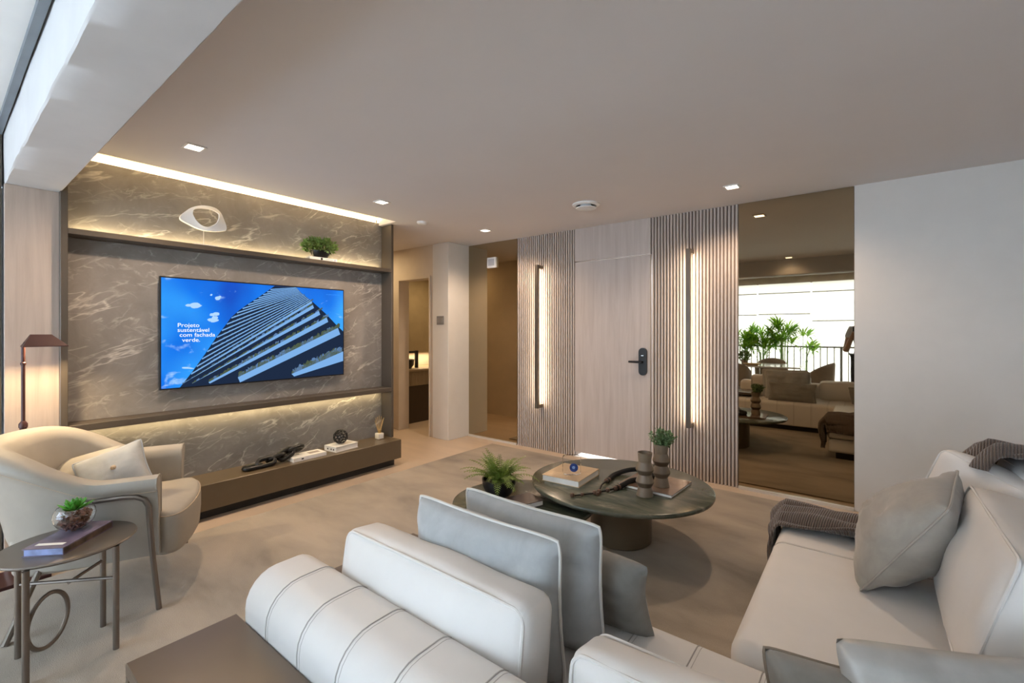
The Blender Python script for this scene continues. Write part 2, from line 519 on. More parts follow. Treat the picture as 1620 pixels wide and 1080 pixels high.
# TV wall
wl = struct('wall_left', MB().box(-4.36, 0.3, FZ, -4.145, 3.0, H+0.13).box(-6.7, 2.94, FZ, -4.145, 3.03, H+0.06), M_plaster)
for z0, z1 in ((0.25, 0.738), (0.782, 1.99), (2.03, 2.525)):
    MB().bevel(-4.145, 0.53, z0, -4.115, 2.99, z1, 0.001, 1).build('marble_slab', M_marble, wl, False)
# corridor wall with the bathroom door opening
cw = MB()
cw.box(-6.7, 4.05, FZ, -5.17, 4.2, H)
cw.box(-5.17, 4.05, 2.085, -4.52, 4.2, H)
cw.box(-4.52, 4.05, FZ, -4.42, 4.2, H)
struct('wall_corridor', cw, M_plaster)
struct('wall_corridor_end', MB().box(-6.7, 3.0, FZ, -6.6, 4.1, H), M_plaster)
struct('door_2', MB().box(-5.19, 4.03, FZ, -5.155, 4.21, 2.10).box(-5.155, 4.03, 2.07, -4.535, 4.21, 2.10).box(-4.535, 4.03, FZ, -4.515, 4.21, 2.10), M_plaster)
struct('trim_5', MB().bevel(-4.46, 4.03, FZ, -4.17, 4.5, H, 0.006), M_wall)
bw = MB()
bw.box(-6.2, 4.2, FZ, -5.95, 5.6, H)
bw.box(-6.2, 5.5, FZ, -4.2, 5.6, H)
bw.box(-4.42, 4.5, FZ, -4.3, 5.5, H)
bw.box(-6.2, 4.2, 2.26, -4.3, 5.5, 2.3)
struct('wall_bathroom', bw, M_plaster)
# entrance wall
wb = MB()
wb.box(-4.17, 4.424, FZ, -2.56, 4.56, H+0.06)
wb.box(-1.69, 4.424, FZ, -0.08, 4.56, H+0.06)
wb.box(-2.56, 4.424, 2.14, -1.69, 4.56, H+0.06)
wback = struct('wall_back', wb, M_slatback)
struct('wall_back_right', MB().box(-0.08, 4.40, FZ, 1.82, 4.56, H), M_wall)
def slat(x, name='slat'):
    m = MB()
    w, d = 0.0088, 0.022
    m.loft([[(x-w, 4.424, z), (x-w, 4.405, z), (x-w*0.6, 4.402, z), (x+w*0.6, 4.402, z), (x+w, 4.405, z), (x+w, 4.424, z)] for z in (FZ, H)])
    return m
s0 = None
for xa, xb in ((-3.36, -2.56), (-1.69, -0.90)):
    n = int(round((xb-xa)/0.03))
    p = (xb-xa)/n
    for k in range(n):
        x = xa + (k+0.5)*p
        if s0 is None:
            s0 = slat(0).build('slat', M_oak, wback, True, angle=30)
            s0.location.x = x
        else:
            s = s0.copy()
            s.location.x = x
            C.objects.link(s)
MB().bevel(-2.555, 4.40, 2.142, -1.695, 4.424, H, 0.0015, 1).build('header_panel', M_oak, wback, False)
for xa, xb in ((-4.168, -3.362), (-0.898, -0.082)):
    mm = struct('window_1' if xa < -2 else 'window_2', MB().box(xa, 4.405, 0.012, xb, 4.424, H-0.002), M_mirror)
    mm.name = 'mirror'
    mm['kind'] = 'structure'
    mm['label'] = 'bronze tinted wall mirror beside the pillar' if xa < -2 else 'bronze tinted full height wall mirror reflecting sofa and balcony'
    bb = struct('baseboard_left' if xa < -2 else 'baseboard_right', MB().box(xa, 4.385, FZ, xb, 4.424, 0.012), M_alu)
# entrance door
d = struct('door_1', MB().bevel(-2.553, 4.40, 0.042, -1.697, 4.44, 2.132, 0.002, 1), M_oak)
lk = MB()
def stadium(w, h, n=10):
    r = w/2
    return [(r*math.cos(t), (h/2-r) + r*math.sin(t)) for t in [PI*i/n for i in range(n+1)]] + [(r*math.cos(t), -(h/2-r) + r*math.sin(t)) for t in [PI+PI*i/n for i in range(n+1)]]
MY = Matrix.Translation((-1.768, 4.40, 1.07)) @ Matrix.Rotation(R(90), 4, 'X')
lk.prism(stadium(0.082, 0.275), 0.0, 0.026, MY)
lk.build('lock_plate', M_black, d)
hd = MB().tube([(-1.775, 4.376, 1.067), (-1.775, 4.345, 1.067)], 0.014, 12)
hd.tube([(-1.765, 4.345, 1.067), (-1.80, 4.342, 1.067), (-1.90, 4.342, 1.067)], [0.012, 0.012, 0.010], 10)
hd.build('door_handle', M_black, d)
MB().box(-1.782, 4.3735, 1.128, -1.758, 4.374, 1.133).build('display', emit('lock_display', (0.8, 0.9, 1), 1.5), d, False)
struct('wall_hall', MB().box(-3.2, 5.6, FZ, -0.9, 5.7, H).box(-3.3, 4.56, FZ, -3.2, 5.7, H).box(-0.9, 4.56, FZ, -0.8, 5.7, H).box(-3.3, 4.56, H, -0.8, 5.7, H+0.05), M_white)
struct('trim_6', MB().box(-2.56, 4.40, FZ, -1.69, 5.6, FZ+0.006), M_stone)

# ------------------------------------------------------------------ ceiling fittings
DL = [(-3.228, 0.991, 'square downlight in the ceiling beside the plaster beam, nearest the TV wall cove'),
      (-3.326, 2.42, 'square downlight in the ceiling in front of the plant on the TV wall shelf'),
      (-3.362, 3.821, 'square downlight in the ceiling between smoke detector and round air vent'),
      (-0.83, 3.839, 'square downlight in the ceiling above the right bar lamp and tall mirror'),
      (-0.952, 0.70, 'downlight beside the beam, seen only in the tall mirror')]
M_trim = mat('downlight_trim', (0.8, 0.78, 0.75), 0.5)
for x, y, lab in DL:
    t = thing('downlight', lab, 'ceiling light', (x, y, H), 0, 'recessed downlights')
    m = MB()
    for sx in (-1, 1):
        m.box(sx*0.047-0.006, -0.053, -0.008, sx*0.047+0.006, 0.053, 0.0)
        m.box(-0.041, sx*0.047-0.006, -0.008, 0.041, sx*0.047+0.006, 0.0)
    m.build('frame', M_trim, t, False)
    MB().box(-0.041, -0.041, -0.004, 0.041, 0.041, 0.0).build('lens', M_lens, t, False)
    light('downlight_spot', 'SPOT', (x, y, H-0.03), (0, 0, 0), 3 if y < 0.8 else 46, DLC, spot_size=R(150), spot_blend=0.6, shadow_soft_size=0.04)
t = thing('smoke_detector', 'small white round smoke detector on the ceiling near the corridor', 'detector', (-3.62, 3.129, H))
MB().lathe([(0.001, -0.024), (0.04, -0.024), (0.052, -0.015), (0.055, 0.0)], 24).build('housing', M_white, t)
t = thing('air_vent', 'round white ceiling air vent above the entrance door', 'vent', (-1.967, 3.583, H))
MB().lathe([(0.12, 0.0), (0.12, -0.010), (0.105, -0.020), (0.092, -0.020), (0.082, -0.012), (0.082, 0.0)], 32).build('rim', M_white, t)
MB().lathe([(0.05, 0), (0.05, -0.02), (0.090, -0.034), (0.088, -0.040), (0.05, -0.047), (0.001, -0.048)], 32).build('disc', M_white, t)

# ------------------------------------------------------------------ wall lamps
def wall_lamp(x, lab):
    t = thing('wall_lamp', lab, 'wall lamp', (x, 4.40, 0.485), 0, 'bar lamps beside the door')
    MB().bevel(-0.02, -0.115, 0, 0.02, -0.075, 1.65, 0.002, 1).build('bar', M_bronze, t, False)
    for z in (0.0, 1.61):
        MB().bevel(-0.02, -0.075, z, 0.02, 0.002, z+0.04, 0.002, 1).build('bracket', M_bronze, t, False)
    MB().box(-0.012, -0.075, 0.045, 0.012, -0.072, 1.605).build('led_strip', M_strip, t, False)
    light('wall_lamp_glow', 'AREA', (x, 4.331, 1.31), (R(90), 0, 0), 6, SOFT, shape='RECTANGLE', size=0.024, size_y=1.56)
wall_lamp(-3.0, 'bronze bar wall lamp on slats left of the door, nearer the pillar')
wall_lamp(-1.30, 'bronze bar wall lamp on slats right of the door, nearer the tall mirror')
t = thing('wall_sensor', 'small white square sensor stuck on the mirror beside the pillar', 'sensor', (-3.754, 4.405, 2.24))
MB().bevel(-0.072, -0.028, -0.066, 0.072, 0, 0.066, 0.004, 1).build('housing', M_white, t, False)
MB().box(-0.05, -0.030, -0.04, 0.05, -0.028, 0.045).build('face', mat('grey_plastic', (0.45, 0.45, 0.47), 0.4), t, False)
t = thing('light_switch', 'grey square switch plate on the pillar', 'switch', (-4.31, 4.03, 1.51))
MB().bevel(-0.065, -0.01, -0.055, 0.065, 0, 0.055, 0.003, 1).build('plate', mat('grey_switch', (0.22, 0.21, 0.21), 0.4), t, False)
for x in (-0.036, 0, 0.036):
    MB().bevel(x-0.015, -0.014, -0.03, x+0.015, -0.009, 0.03, 0.001, 1).build('button', mat('grey_button', (0.28, 0.27, 0.27), 0.4), t, False)

# ------------------------------------------------------------------ TV wall furniture
t = thing('shelf_unit', 'dark bronze frame with two long shelves across the marble TV wall', 'shelf', (-4.115, 1.76, 0))
MB().bevel(0.0, -1.26, FZ, 0.165, -1.225, 2.55, 0.002, 1).build('side_panel', M_bronze, t, False)
MB().bevel(-0.02, 1.232, 0.256, 0.165, 1.262, H-0.002, 0.002, 1).build('side_panel', M_bronze, t, False)
MB().bevel(0.0, -1.225, 1.992, 0.165, 1.232, 2.028, 0.002, 1).build('shelf', M_bronze, t, False)
MB().bevel(0.0, -1.225, 0.738, 0.165, 1.232, 0.782, 0.002, 1).build('shelf', M_bronze, t, False)
MB().box(0.025, -1.2, 2.028, 0.042, 1.2, 2.032).build('led_strip', M_strip, t, False)
t = thing('tv_bench', 'long low brown lacquered bench along the foot of the marble wall', 'bench', (-4.113, 1.70, 0))
MB().bevel(0, -1.16, 0.066, 0.313, 1.305, 0.256, 0.003, 1).build('body', M_bench, t, False)
MB().box(0.0, -1.14, FZ, 0.235, 1.275, 0.066).build('plinth', M_plinth, t, False)

# television
t = thing('television', 'large flat television on the marble wall showing a tower under blue sky', 'television', (-4.115, 1.7715, 0.946))
MB().bevel(0.0, -0.4, 0.12, 0.035, 0.4, 0.7, 0.004, 1).build('mount', M_black, t, False)
MB().bevel(0.033, -0.7405, 0, 0.054, 0.7405, 0.834, 0.002, 1).build('housing', M_black, t, False)
SW, SH = 1.462, 0.815
scr = MB().box(0.054, -SW/2, 0.0095, 0.0548, SW/2, 0.0095+SH).build('screen', M_screen, t, False)
# photo-in-photo: measured outline points of the picture in screen fractions (u right, v up)
def pic(u, v, k=0):
    return (0.0549 + 0.00012*k, -SW/2 + u*SW, 0.0095 + v*SH)
HM = None
def hom(px, py):
    """crop coordinates of the screen photo -> screen fractions"""
    x0, y0, x1, y1, x2, y2, x3, y3 = 76, 945, 1532, 820, 1532, 155, 76, 46
    # inverse of projective quad mapping, solved by Newton steps
    u, v = 0.5, 0.5
    dx1, dx2, sx = x1-x2, x3-x2, x0-x1+x2-x3
    dy1, dy2, sy = y1-y2, y3-y2, y0-y1+y2-y3
    den = dx1*dy2 - dx2*dy1
    g = (sx*dy2 - dx2*sy)/den
    h = (dx1*sy - sx*dy1)/den
    a, b_, c_ = x1-x0+g*x1, x3-x0+h*x3, x0
    d_, e, f = y1-y0+g*y1, y3-y0+h*y3, y0
    M3 = Matrix(((a, b_, c_), (d_, e, f), (g, h, 1))).inverted()
    w = M3 @ Vector((px, py, 1))
    return max(0, min(1, w.x/w.z)), max(0, min(1, w.y/w.z))
def poly(mb, pts, k):
    q = [pic(*hom(*p), k) for p in pts]
    mb.add(q, [tuple(range(len(q)))])
left = [(232, 925), (330, 800), (430, 660), (520, 525), (585, 440), (640, 365), (700, 312), (775, 258), (850, 210), (930, 155), (985, 115)]
right = [(1534, 480), (1470, 420), (1400, 345), (1340, 290), (1290, 245), (1240, 205), (1190, 165), (1160, 128), (1140, 122)]
m = MB()
poly(m, left + right[::-1] + [(1534, 840), (1300, 860), (700, 912), (225, 950)], 1)
m.build('picture_tower', M_fdark, scr, False)
def along(pl, s):
    L = [0]
    for a, b_ in zip(pl, pl[1:]):
        L.append(L[-1] + math.dist(a, b_))
    d_ = s*L[-1]
    for i in range(len(pl)-1):
        if d_ <= L[i+1] or i == len(pl)-2:
            k = (d_-L[i])/(L[i+1]-L[i])
            return (pl[i][0]+(pl[i+1][0]-pl[i][0])*k, pl[i][1]+(pl[i+1][1]-pl[i][1])*k)
# (upper-left, upper-right, thickness-left, thickness-right) of the white slabs, bottom to top
bands = [((1120, 822), (1534, 640), 60, 76), ((690, 850), (1490, 452), 52, 52), ((455, 890), (1400, 368), 34, 36), ((318, 905), (1338, 316), 20, 30), ((245, 905), (1290, 268), 14, 25)]
for i in range(17):
    q = (i+1)/18.0
    qq = 1-(1-q)**1.35
    a = along(left, 0.05 + 0.93*qq)
    b_ = along(right[4:], qq*0.97)
    bands.append([a, b_, 0, 0])
for i in range(5, len(bands)):
    nx_ = bands[i-1]
    bands[i][2] = min(9, 0.42*math.dist(bands[i][0], nx_[0]))
    bands[i][3] = min(20, 0.50*abs(bands[i][1][1]-nx_[1][1])+1.5)
m = MB()
mg = MB()
mm_ = MB()
for i, (a, b_, ta, tb) in enumerate(bands):
    lo = lambda p, tk: (min(p[0]+tk*0.35, 1534), min(p[1]+tk, 842 if p[0] > 900 else 900))
    poly(m, [a, b_, lo(b_, tb), lo(a, ta)], 3)
    n = 95 if i < 6 else 40
    for k in range(n):           # planters and lit balconies between the slabs
        s = rnd.random()
        px, py = a[0]+(b_[0]-a[0])*s, a[1]+(b_[1]-a[1])*s
        tk = ta+(tb-ta)*s
        w, hh = rnd.uniform(12, 40)*(tk/40+0.25), rnd.uniform(0.4, 1.1)*tk*0.75
        sl = (b_[1]-a[1])/max(1, (b_[0]-a[0]))
        tgt = mg if rnd.random() < 0.66 else mm_
        jag = [(px+w*j/4, py+sl*w*j/4 - hh*(0.5+rnd.random()*0.6)) for j in range(5)]
        pts = [(px, py), (px+w, py+sl*w)] + jag[::-1]
        if max(p[0] for p in pts) < 1530 and i < 14:
            poly(tgt, pts, 2)
m.build('picture_slabs', M_fband, scr, False, kind='stuff')
mg.build('picture_plants', M_fgreen, scr, False, kind='stuff')
mm_.build('picture_balconies', M_fmid, scr, False, kind='stuff')
m = MB()
for cx_, cy_, rx, ry, n in ((350, 265, 85, 30, 9), (530, 213, 35, 26, 6), (478, 190, 16, 10, 3), (490, 345, 50, 26, 5), (515, 390, 60, 30, 4), (280, 775, 70, 12, 4)):
    for k in range(n):
        a = rnd.uniform(0, 2*PI)
        q = rnd.uniform(0, 0.7)
        ex, ey, er = cx_+rx*q*math.cos(a), cy_+ry*q*math.sin(a), rnd.uniform(0.25, 0.5)
        poly(m, [(ex+rx*er*(1+0.3*rnd.random())*math.cos(2*PI*j/12), ey+ry*er*(1+0.3*rnd.random())*math.sin(2*PI*j/12)) for j in range(12)], 0.4+0.03*k)
m.build('picture_clouds', M_cloud, scr, False, kind='stuff')
def text_obj(name, s, loc, size, mt, parent, rot, sx=1.0, label=None):
    cu = bpy.data.curves.new(name, 'FONT')
    cu.body = s
    cu.size = size
    cu.offset = 0
    o = bpy.data.objects.new(name, cu)
    C.objects.link(o)
    dg = bpy.context.evaluated_depsgraph_get()
    me = bpy.data.meshes.new_from_object(o.evaluated_get(dg))
    bpy.data.objects.remove(o)
    me.materials.clear()
    me.materials.append(mt)
    for p in me.vertices:
        p.co.x *= sx
    o = bpy.data.objects.new(name, me)
    C.objects.link(o)
    o.location = loc
    o.rotation_euler = rot
    o.parent = parent
    o['kind'] = 'stuff'
    return o
for s, px, py in (('Projeto', 205, 446), ('sustentável', 205, 485), ('com fachada', 222, 525), ('verde.', 243, 566)):
    u, v = hom(px, py)
    text_obj('picture_text', s, pic(u, v, 5), 0.043, M_text, scr, (R(90), 0, R(90)), 1.1)
u, v = hom(1396, 187)
text_obj('picture_caption', 'IMAGEM ILUSTRATIVA', pic(u, v, 5), 0.0125, M_texts, scr, (R(90), 0, R(90)), 1.1)

# things on the shelves
def book(name, lab, loc, w, d_, h, rz, cover, page, group=None, cat='book', spine=-1):
    t = thing(name, lab, cat, loc, rz, group)
    m = MB()
    m.box(-w/2, -d_/2, 0, w/2, d_/2, 0.003)
    m.box(-w/2, -d_/2, h-0.003, w/2, d_/2, h)
    m.box(-w/2, (d_/2-0.003) if spine > 0 else -d_/2, 0.003, w/2, d_/2 if spine > 0 else (-d_/2+0.003), h-0.003)
    m.build('cover', cover, t, False)
    MB().box(-w/2+0.004, -d_/2+0.004, 0.003, w/2-0.004, d_/2-0.004, h-0.003).build('pages', page, t, False)
    return t
t = book('book', 'white book under the plant bowl on the upper shelf', (-4.005, 2.245, 2.028), 0.27, 0.085, 0.026, R(90), M_wbook, M_paper, spine=-1)
MB().lathe([(0.001, 0), (0.011, 0), (0.011, 0.001), (0.001, 0.001)], 14, M=Matrix.Translation((-0.02, -0.0425, 0.013)) @ Matrix.Rotation(R(90), 4, 'X')).build('spine_emblem', M_black, t)
MB().box(0.02, -0.0432, 0.010, 0.09, -0.0424, 0.016).build('spine_title', mat('grey_print', (0.45, 0.43, 0.42), 0.6), t, False)
MB().lathe([(0.001, 0), (0.009, 0), (0.009, 0.001), (0.001, 0.001)], 14, M=Matrix.Translation((0.112, -0.0425, 0.013)) @ Matrix.Rotation(R(90), 4, 'X')).build('spine_emblem', mat('lilac_print', (0.45, 0.42, 0.55), 0.6), t)

def leaf_cloud(mb, c0, rad, n, ls, seed, zmin=None, up=0.3):
    r_ = random.Random(seed)
    for i in range(n):
        while True:
            p = Vector((r_.uniform(-1, 1), r_.uniform(-1, 1), r_.uniform(-1, 1)))
            if 0.25 < p.length <= 1:
                break
        p = Vector((p.x*rad[0], p.y*rad[1], p.z*rad[2]))
        q = Vector(c0) + p
        if zmin is not None and q.z < zmin:
            continue
        d1 = (p.normalized() + Vector((r_.uniform(-.6, .6), r_.uniform(-.6, .6), r_.uniform(-.4, .6) + up))).normalized()
        sd = d1.cross(Vector((r_.uniform(-1, 1), r_.uniform(-1, 1), r_.uniform(-1, 1)))).normalized()
        nn = d1.cross(sd)
        l, w = ls*r_.uniform(0.7, 1.3), ls*0.42*r_.uniform(0.8, 1.2)
        mb.add([q, q+d1*l*0.45+sd*w+nn*w*0.3, q+d1*l, q+d1*l*0.45-sd*w+nn*w*0.3, q+d1*l*0.5-nn*w*0.15],
               [(0, 1, 4), (1, 2, 4), (2, 3, 4), (3, 0, 4)])
t = thing('potted_plant', 'bushy light green plant in a black bowl on the upper shelf book', 'plant', (-4.02, 2.245, 2.054))
MB().lathe([(0.001, 0), (0.055, 0), (0.082, 0.03), (0.090, 0.07), (0.082, 0.07), (0.075, 0.055), (0.001, 0.055)], 28, sx=0.8, sy=1.05).build('bowl', M_black, t)
m = MB()
leaf_cloud(m, (0, 0, 0.105), (0.085, 0.165, 0.075), 620, 0.032, 3, 0.06)
m.build('foliage', M_leaf, t, False, kind='stuff')

t = thing('sculpture', 'white frosted eye shaped ring sculpture on a thin stem on the upper shelf', 'sculpture', (-4.03, 1.30, 2.028))
# outline and hole: half widths measured along the shelf (y) and up (z)
out = [(-0.152, 0.192), (-0.145, 0.215), (-0.115, 0.25), (-0.075, 0.288), (-0.02, 0.312), (0.035, 0.316), (0.08, 0.305), (0.11, 0.275), (0.128, 0.235), (0.146, 0.185), (0.150, 0.155), (0.142, 0.142), (0.10, 0.128), (0.05, 0.122), (0.0, 0.122), (-0.05, 0.135), (-0.10, 0.156), (-0.142, 0.176)]
hol = [(-0.072, 0.235), (-0.072, 0.25), (-0.068, 0.267), (-0.05, 0.279), (-0.01, 0.286), (0.03, 0.286), (0.06, 0.277), (0.085, 0.263), (0.088, 0.248), (0.085, 0.225), (0.075, 0.198), (0.06, 0.178), (0.035, 0.160), (0.015, 0.150), (-0.01, 0.152), (-0.03, 0.165), (-0.05, 0.188), (-0.063, 0.212)]
def crv(a, n=3):      # Catmull-Rom smoothing of a closed outline
    r_ = []
    N = len(a)
    for i in range(N):
        p0, p1, p2, p3 = [Vector(a[(i+k-1) % N]) for k in range(4)]
        for j in range(n):
            t_ = j/n
            r_.append(0.5*((2*p1)+(p2-p0)*t_+(2*p0-5*p1+4*p2-p3)*t_*t_+(3*p1-p0-3*p2+p3)*t_**3))
    return r_
o_, h_ = crv(out), crv(hol)
rings = []
for fr, xo in ((0.0, 0.0), (0.04, 0.016), (0.5, 0.020), (0.96, 0.034), (1.0, 0.028), (0.96, 0.016), (0.5, -0.012), (0.04, -0.016)):
    rings.append([(xo + 0.02*math.sin(p.x*9), (p.x*(1-fr)+q.x*fr), (p.y*(1-fr)+q.y*fr)) for p, q in zip(o_, h_)])
MB().loft(rings, wrap=True, caps=False).build('ring', M_art, t, angle=60)
MB().tube([(0, 0, 0.012), (0, 0, 0.125)], 0.0025, 8).build('stem', M_alu, t)
MB().bevel(-0.04, -0.075, 0, 0.04, 0.09, 0.013, 0.002, 1).build('base', M_stone, t, False)

# bench decorations
zb = 0.256
t = book('book', 'white book on the TV bench holding the end of the black chain', (-3.93, 2.06, zb), 0.30, 0.15, 0.032, R(90), M_wbook, M_paper, spine=-1)
MB().box(0.02, -0.03, 0.032, 0.12, 0.03, 0.0326).build('cover_picture', mat('grey_cover_print', (0.36, 0.31, 0.29), 0.5), t, False)
MB().box(-0.08, -0.0752, 0.010, -0.06, -0.0748, 0.022).build('spine_mark', M_black, t, False)
t = book('book', 'thick white book on the TV bench under the black wire ball', (-3.955, 2.42, zb), 0.25, 0.17, 0.048, R(96), M_wbook, M_paper, spine=1)
MB().box(-0.03, -0.06, 0.048, 0.10, 0.02, 0.0486).build('cover_picture', mat('beige_cover_print', (0.6, 0.55, 0.48), 0.5), t, False)
for y in (-0.05, -0.015, 0.035):
    MB().box(-0.1252, y-0.007, 0.015, -0.1248, y+0.007, 0.03).build('spine_mark', M_black, t, False)
t = thing('chain_ornament', 'chunky black wooden chain lying on the TV bench and white book', 'ornament', (-3.95, 1.80, zb))
def link(cp, yaw, pitch, roll, L=0.168, Wd=0.098, r=0.0185):
    a, b_ = (L-Wd)/2, Wd/2-r
    pts = []
    for i in range(9):
        tq = -PI/2 + PI*i/8
        pts.append((a + b_*math.cos(tq), b_*math.sin(tq), 0))
    for i in range(9):
        tq = PI/2 + PI*i/8
        pts.append((-a + b_*math.cos(tq), b_*math.sin(tq), 0))
    Mx = Matrix.Translation(cp) @ Matrix.Rotation(yaw, 4, 'Z') @ Matrix.Rotation(pitch, 4, 'Y') @ Matrix.Rotation(roll, 4, 'X')
    return MB().tube(pts, r, 10, True, Mx)
for k, (y, x, z, yaw, pit, rol) in enumerate(((-0.185, 0.02, 0.018, 92, 0, 0), (-0.085, 0.03, 0.040, 88, -6, 50), (0.005, 0.0, 0.052, 80, -14, -28), (0.085, 0.01, 0.066, 95, -20, 62), (0.175, -0.01, 0.085, 85, -10, -40))):
    link((x, y, z), R(yaw), R(pit), R(rol)).build('link', M_black, t)
t = thing('wire_ball', 'black openwork geometric ball on a white book on the bench', 'ornament', (-3.955, 2.41, zb+0.048))
bm = bmesh.new()
bmesh.ops.create_cube(bm, size=1.0)
bmesh.ops.subdivide_edges(bm, edges=bm.edges[:], cuts=2, use_grid_fill=True)
m = MB()
for p in bm.verts:
    p.co = Matrix.Rotation(0.5, 3, 'X') @ Matrix.Rotation(0.4, 3, 'Z') @ p.co.normalized()*0.064
for e in bm.edges:
    a, b_ = e.verts[0].co, e.verts[1].co
    m.tube([(a.x, a.y, a.z+0.068), (b_.x, b_.y, b_.z+0.068)], 0.0048, 6)
bm.free()
m.build('lattice', M_black, t)
t = thing('reed_diffuser', 'small glass reed diffuser at the right end of the TV bench', 'diffuser', (-4.0, 2.88, zb))
MB().bevel(-0.034, -0.034, 0.001, 0.034, 0.034, 0.062, 0.008, 2).build('bottle', mat('pale_bottle', (0.80, 0.74, 0.64), 0.15), t)
MB().box(0.0342, -0.022, 0.012, 0.0348, 0.022, 0.05).build('label_plate', M_paper, t, False)
MB().lathe([(0.016, 0.06), (0.016, 0.085), (0.02, 0.085), (0.02, 0.092), (0.008, 0.092), (0.008, 0.07)], 14).build('neck', mat('brass', (0.6, 0.42, 0.16), 0.3, 0.8), t)
for k in range(7):
    a = 2*PI*k/7
    MB().tube([(0.004*math.cos(a), 0.004*math.sin(a), 0.05), (0.035*math.cos(a), 0.05*math.sin(a), 0.235-0.02*(k % 3))], 0.0026, 6).build('reed', M_reed, t)

# ------------------------------------------------------------------ bathroom seen through the corridor door
t = thing('vanity', 'bathroom vanity with ribbed front and dark base seen through the corridor door', 'vanity', (-5.945, 4.25, FZ))
MB().bevel(0, 0, 0.775, 0.60, 1.2, 0.805, 0.002, 1).build('counter', M_van, t, False)
m = MB().box(0, 0.01, 0.56, 0.56, 1.19, 0.775)
for k in range(39):
    m.tube([(0.565, 0.025+k*0.03, 0.56), (0.565, 0.025+k*0.03, 0.775)], 0.013, 8)
m.build('ribbed_front', M_van, t)
MB().box(0, 0.01, 0.0, 0.56, 1.19, 0.56).build('base_cabinet', M_darkwood, t, False)
t = thing('washbasin', 'black vessel basin on the bathroom counter', 'basin', (-5.66, 4.50, FZ+0.805))
MB().lathe([(0.001, 0), (0.13, 0), (0.17, 0.05), (0.18, 0.14), (0.17, 0.14), (0.155, 0.05), (0.001, 0.03)], 28).build('bowl', M_basin, t)
t = thing('tap', 'tall black tap beside the bathroom basin', 'tap', (-5.62, 4.74, FZ+0.805))
MB().bevel(-0.022, -0.022, 0, 0.022, 0.022, 0.27, 0.003, 1).build('body', M_black, t, False)
MB().bevel(-0.018, -0.20, 0.235, 0.018, 0.022, 0.265, 0.003, 1).build('spout', M_black, t, False)
t = thing('mirror_cabinet', 'brown bathroom wall cabinet above the lit niche', 'cabinet', (-5.948, 4.25, 1.02))
MB().bevel(0, 0, 0, 0.14, 1.2, 1.2, 0.002, 1).build('body', mat('olive_panel', (0.30, 0.235, 0.14), 0.4), t, False)

# ------------------------------------------------------------------ floor lamp
t = thing('floor_lamp', 'dark oxblood metal reading lamp behind the armchair', 'lamp', (-3.75, 0.325, FZ))
MB().bevel(-0.12, -0.10, 0, 0.12, 0.10, 0.025, 0.003, 1).build('base', M_oxblood, t, False)
m = MB().tube([(0, 0, 0.02), (0, 0, 0.86)], 0.015, 12)
m.lathe([(0.015, 0.845), (0.019, 0.85), (0.019, 0.87), (0.009, 0.885)], 12)
m.tube([(0, 0, 0.86), (0, 0, 1.30), (0, 0.008, 1.325), (0, 0.03, 1.34), (0, 0.06, 1.342)], 0.0085, 10)
m.lathe([(0.009, 1.20), (0.012, 1.203), (0.012, 1.213), (0.009, 1.216)], 12)
m.build('pole', M_oxblood, t)
sh = MB()
def rect(x, y, z, cy):
    return [(-x, cy-y, z), (x, cy-y, z), (x, cy+y, z), (-x, cy+y, z)]
sh.loft([rect(0.062, 0.092, 1.302, 0.085), rect(0.061, 0.091, 1.307, 0.085), rect(0.02, 0.042, 1.372, 0.070), rect(0.016, 0.038, 1.368, 0.070), rect(0.057, 0.087, 1.303, 0.085)], caps=False)
sh.add(rect(0.02, 0.042, 1.372, 0.070), [(0, 1, 2, 3)])
sh.build('lamp_shade', M_oxblood, t, False)
light('floor_lamp_bulb', 'AREA', (-3.75, 0.42, 1.335), (0, R(-12), 0), 9.0, WARM, shape='RECTANGLE', size=0.05, size_y=0.09)

# ------------------------------------------------------------------ armchair
AC = thing('armchair', 'sand leather tub armchair with taupe metal legs behind the small round table', 'armchair', (-3.25, 0.615, 0), R(-24.3))
def chair_path(n=40):
    """U-shaped centre line of the shell, right arm front to left arm front: (x, y, t)"""
    pts = [(0.352, 0.265), (0.352, 0.10), (0.345, -0.05), (0.325, -0.18), (0.262, -0.285), (0.15, -0.348), (0.0, -0.368)]
    pts = pts + [(-x, y) for x, y in pts[-2::-1]]
    res = []
    P = [Vector(p) for p in pts]
    for i in range(len(P)-1):
        p0, p1, p2, p3 = P[max(i-1, 0)], P[i], P[i+1], P[min(i+2, len(P)-1)]
        for j in range(5):
            t_ = j/5
            res.append(0.5*((2*p1)+(p2-p0)*t_+(2*p0-5*p1+4*p2-p3)*t_*t_+(3*p1-p0-3*p2+p3)*t_**3))
    res.append(P[-1])
    return res
cp = chair_path()
rings = []
seamA = []
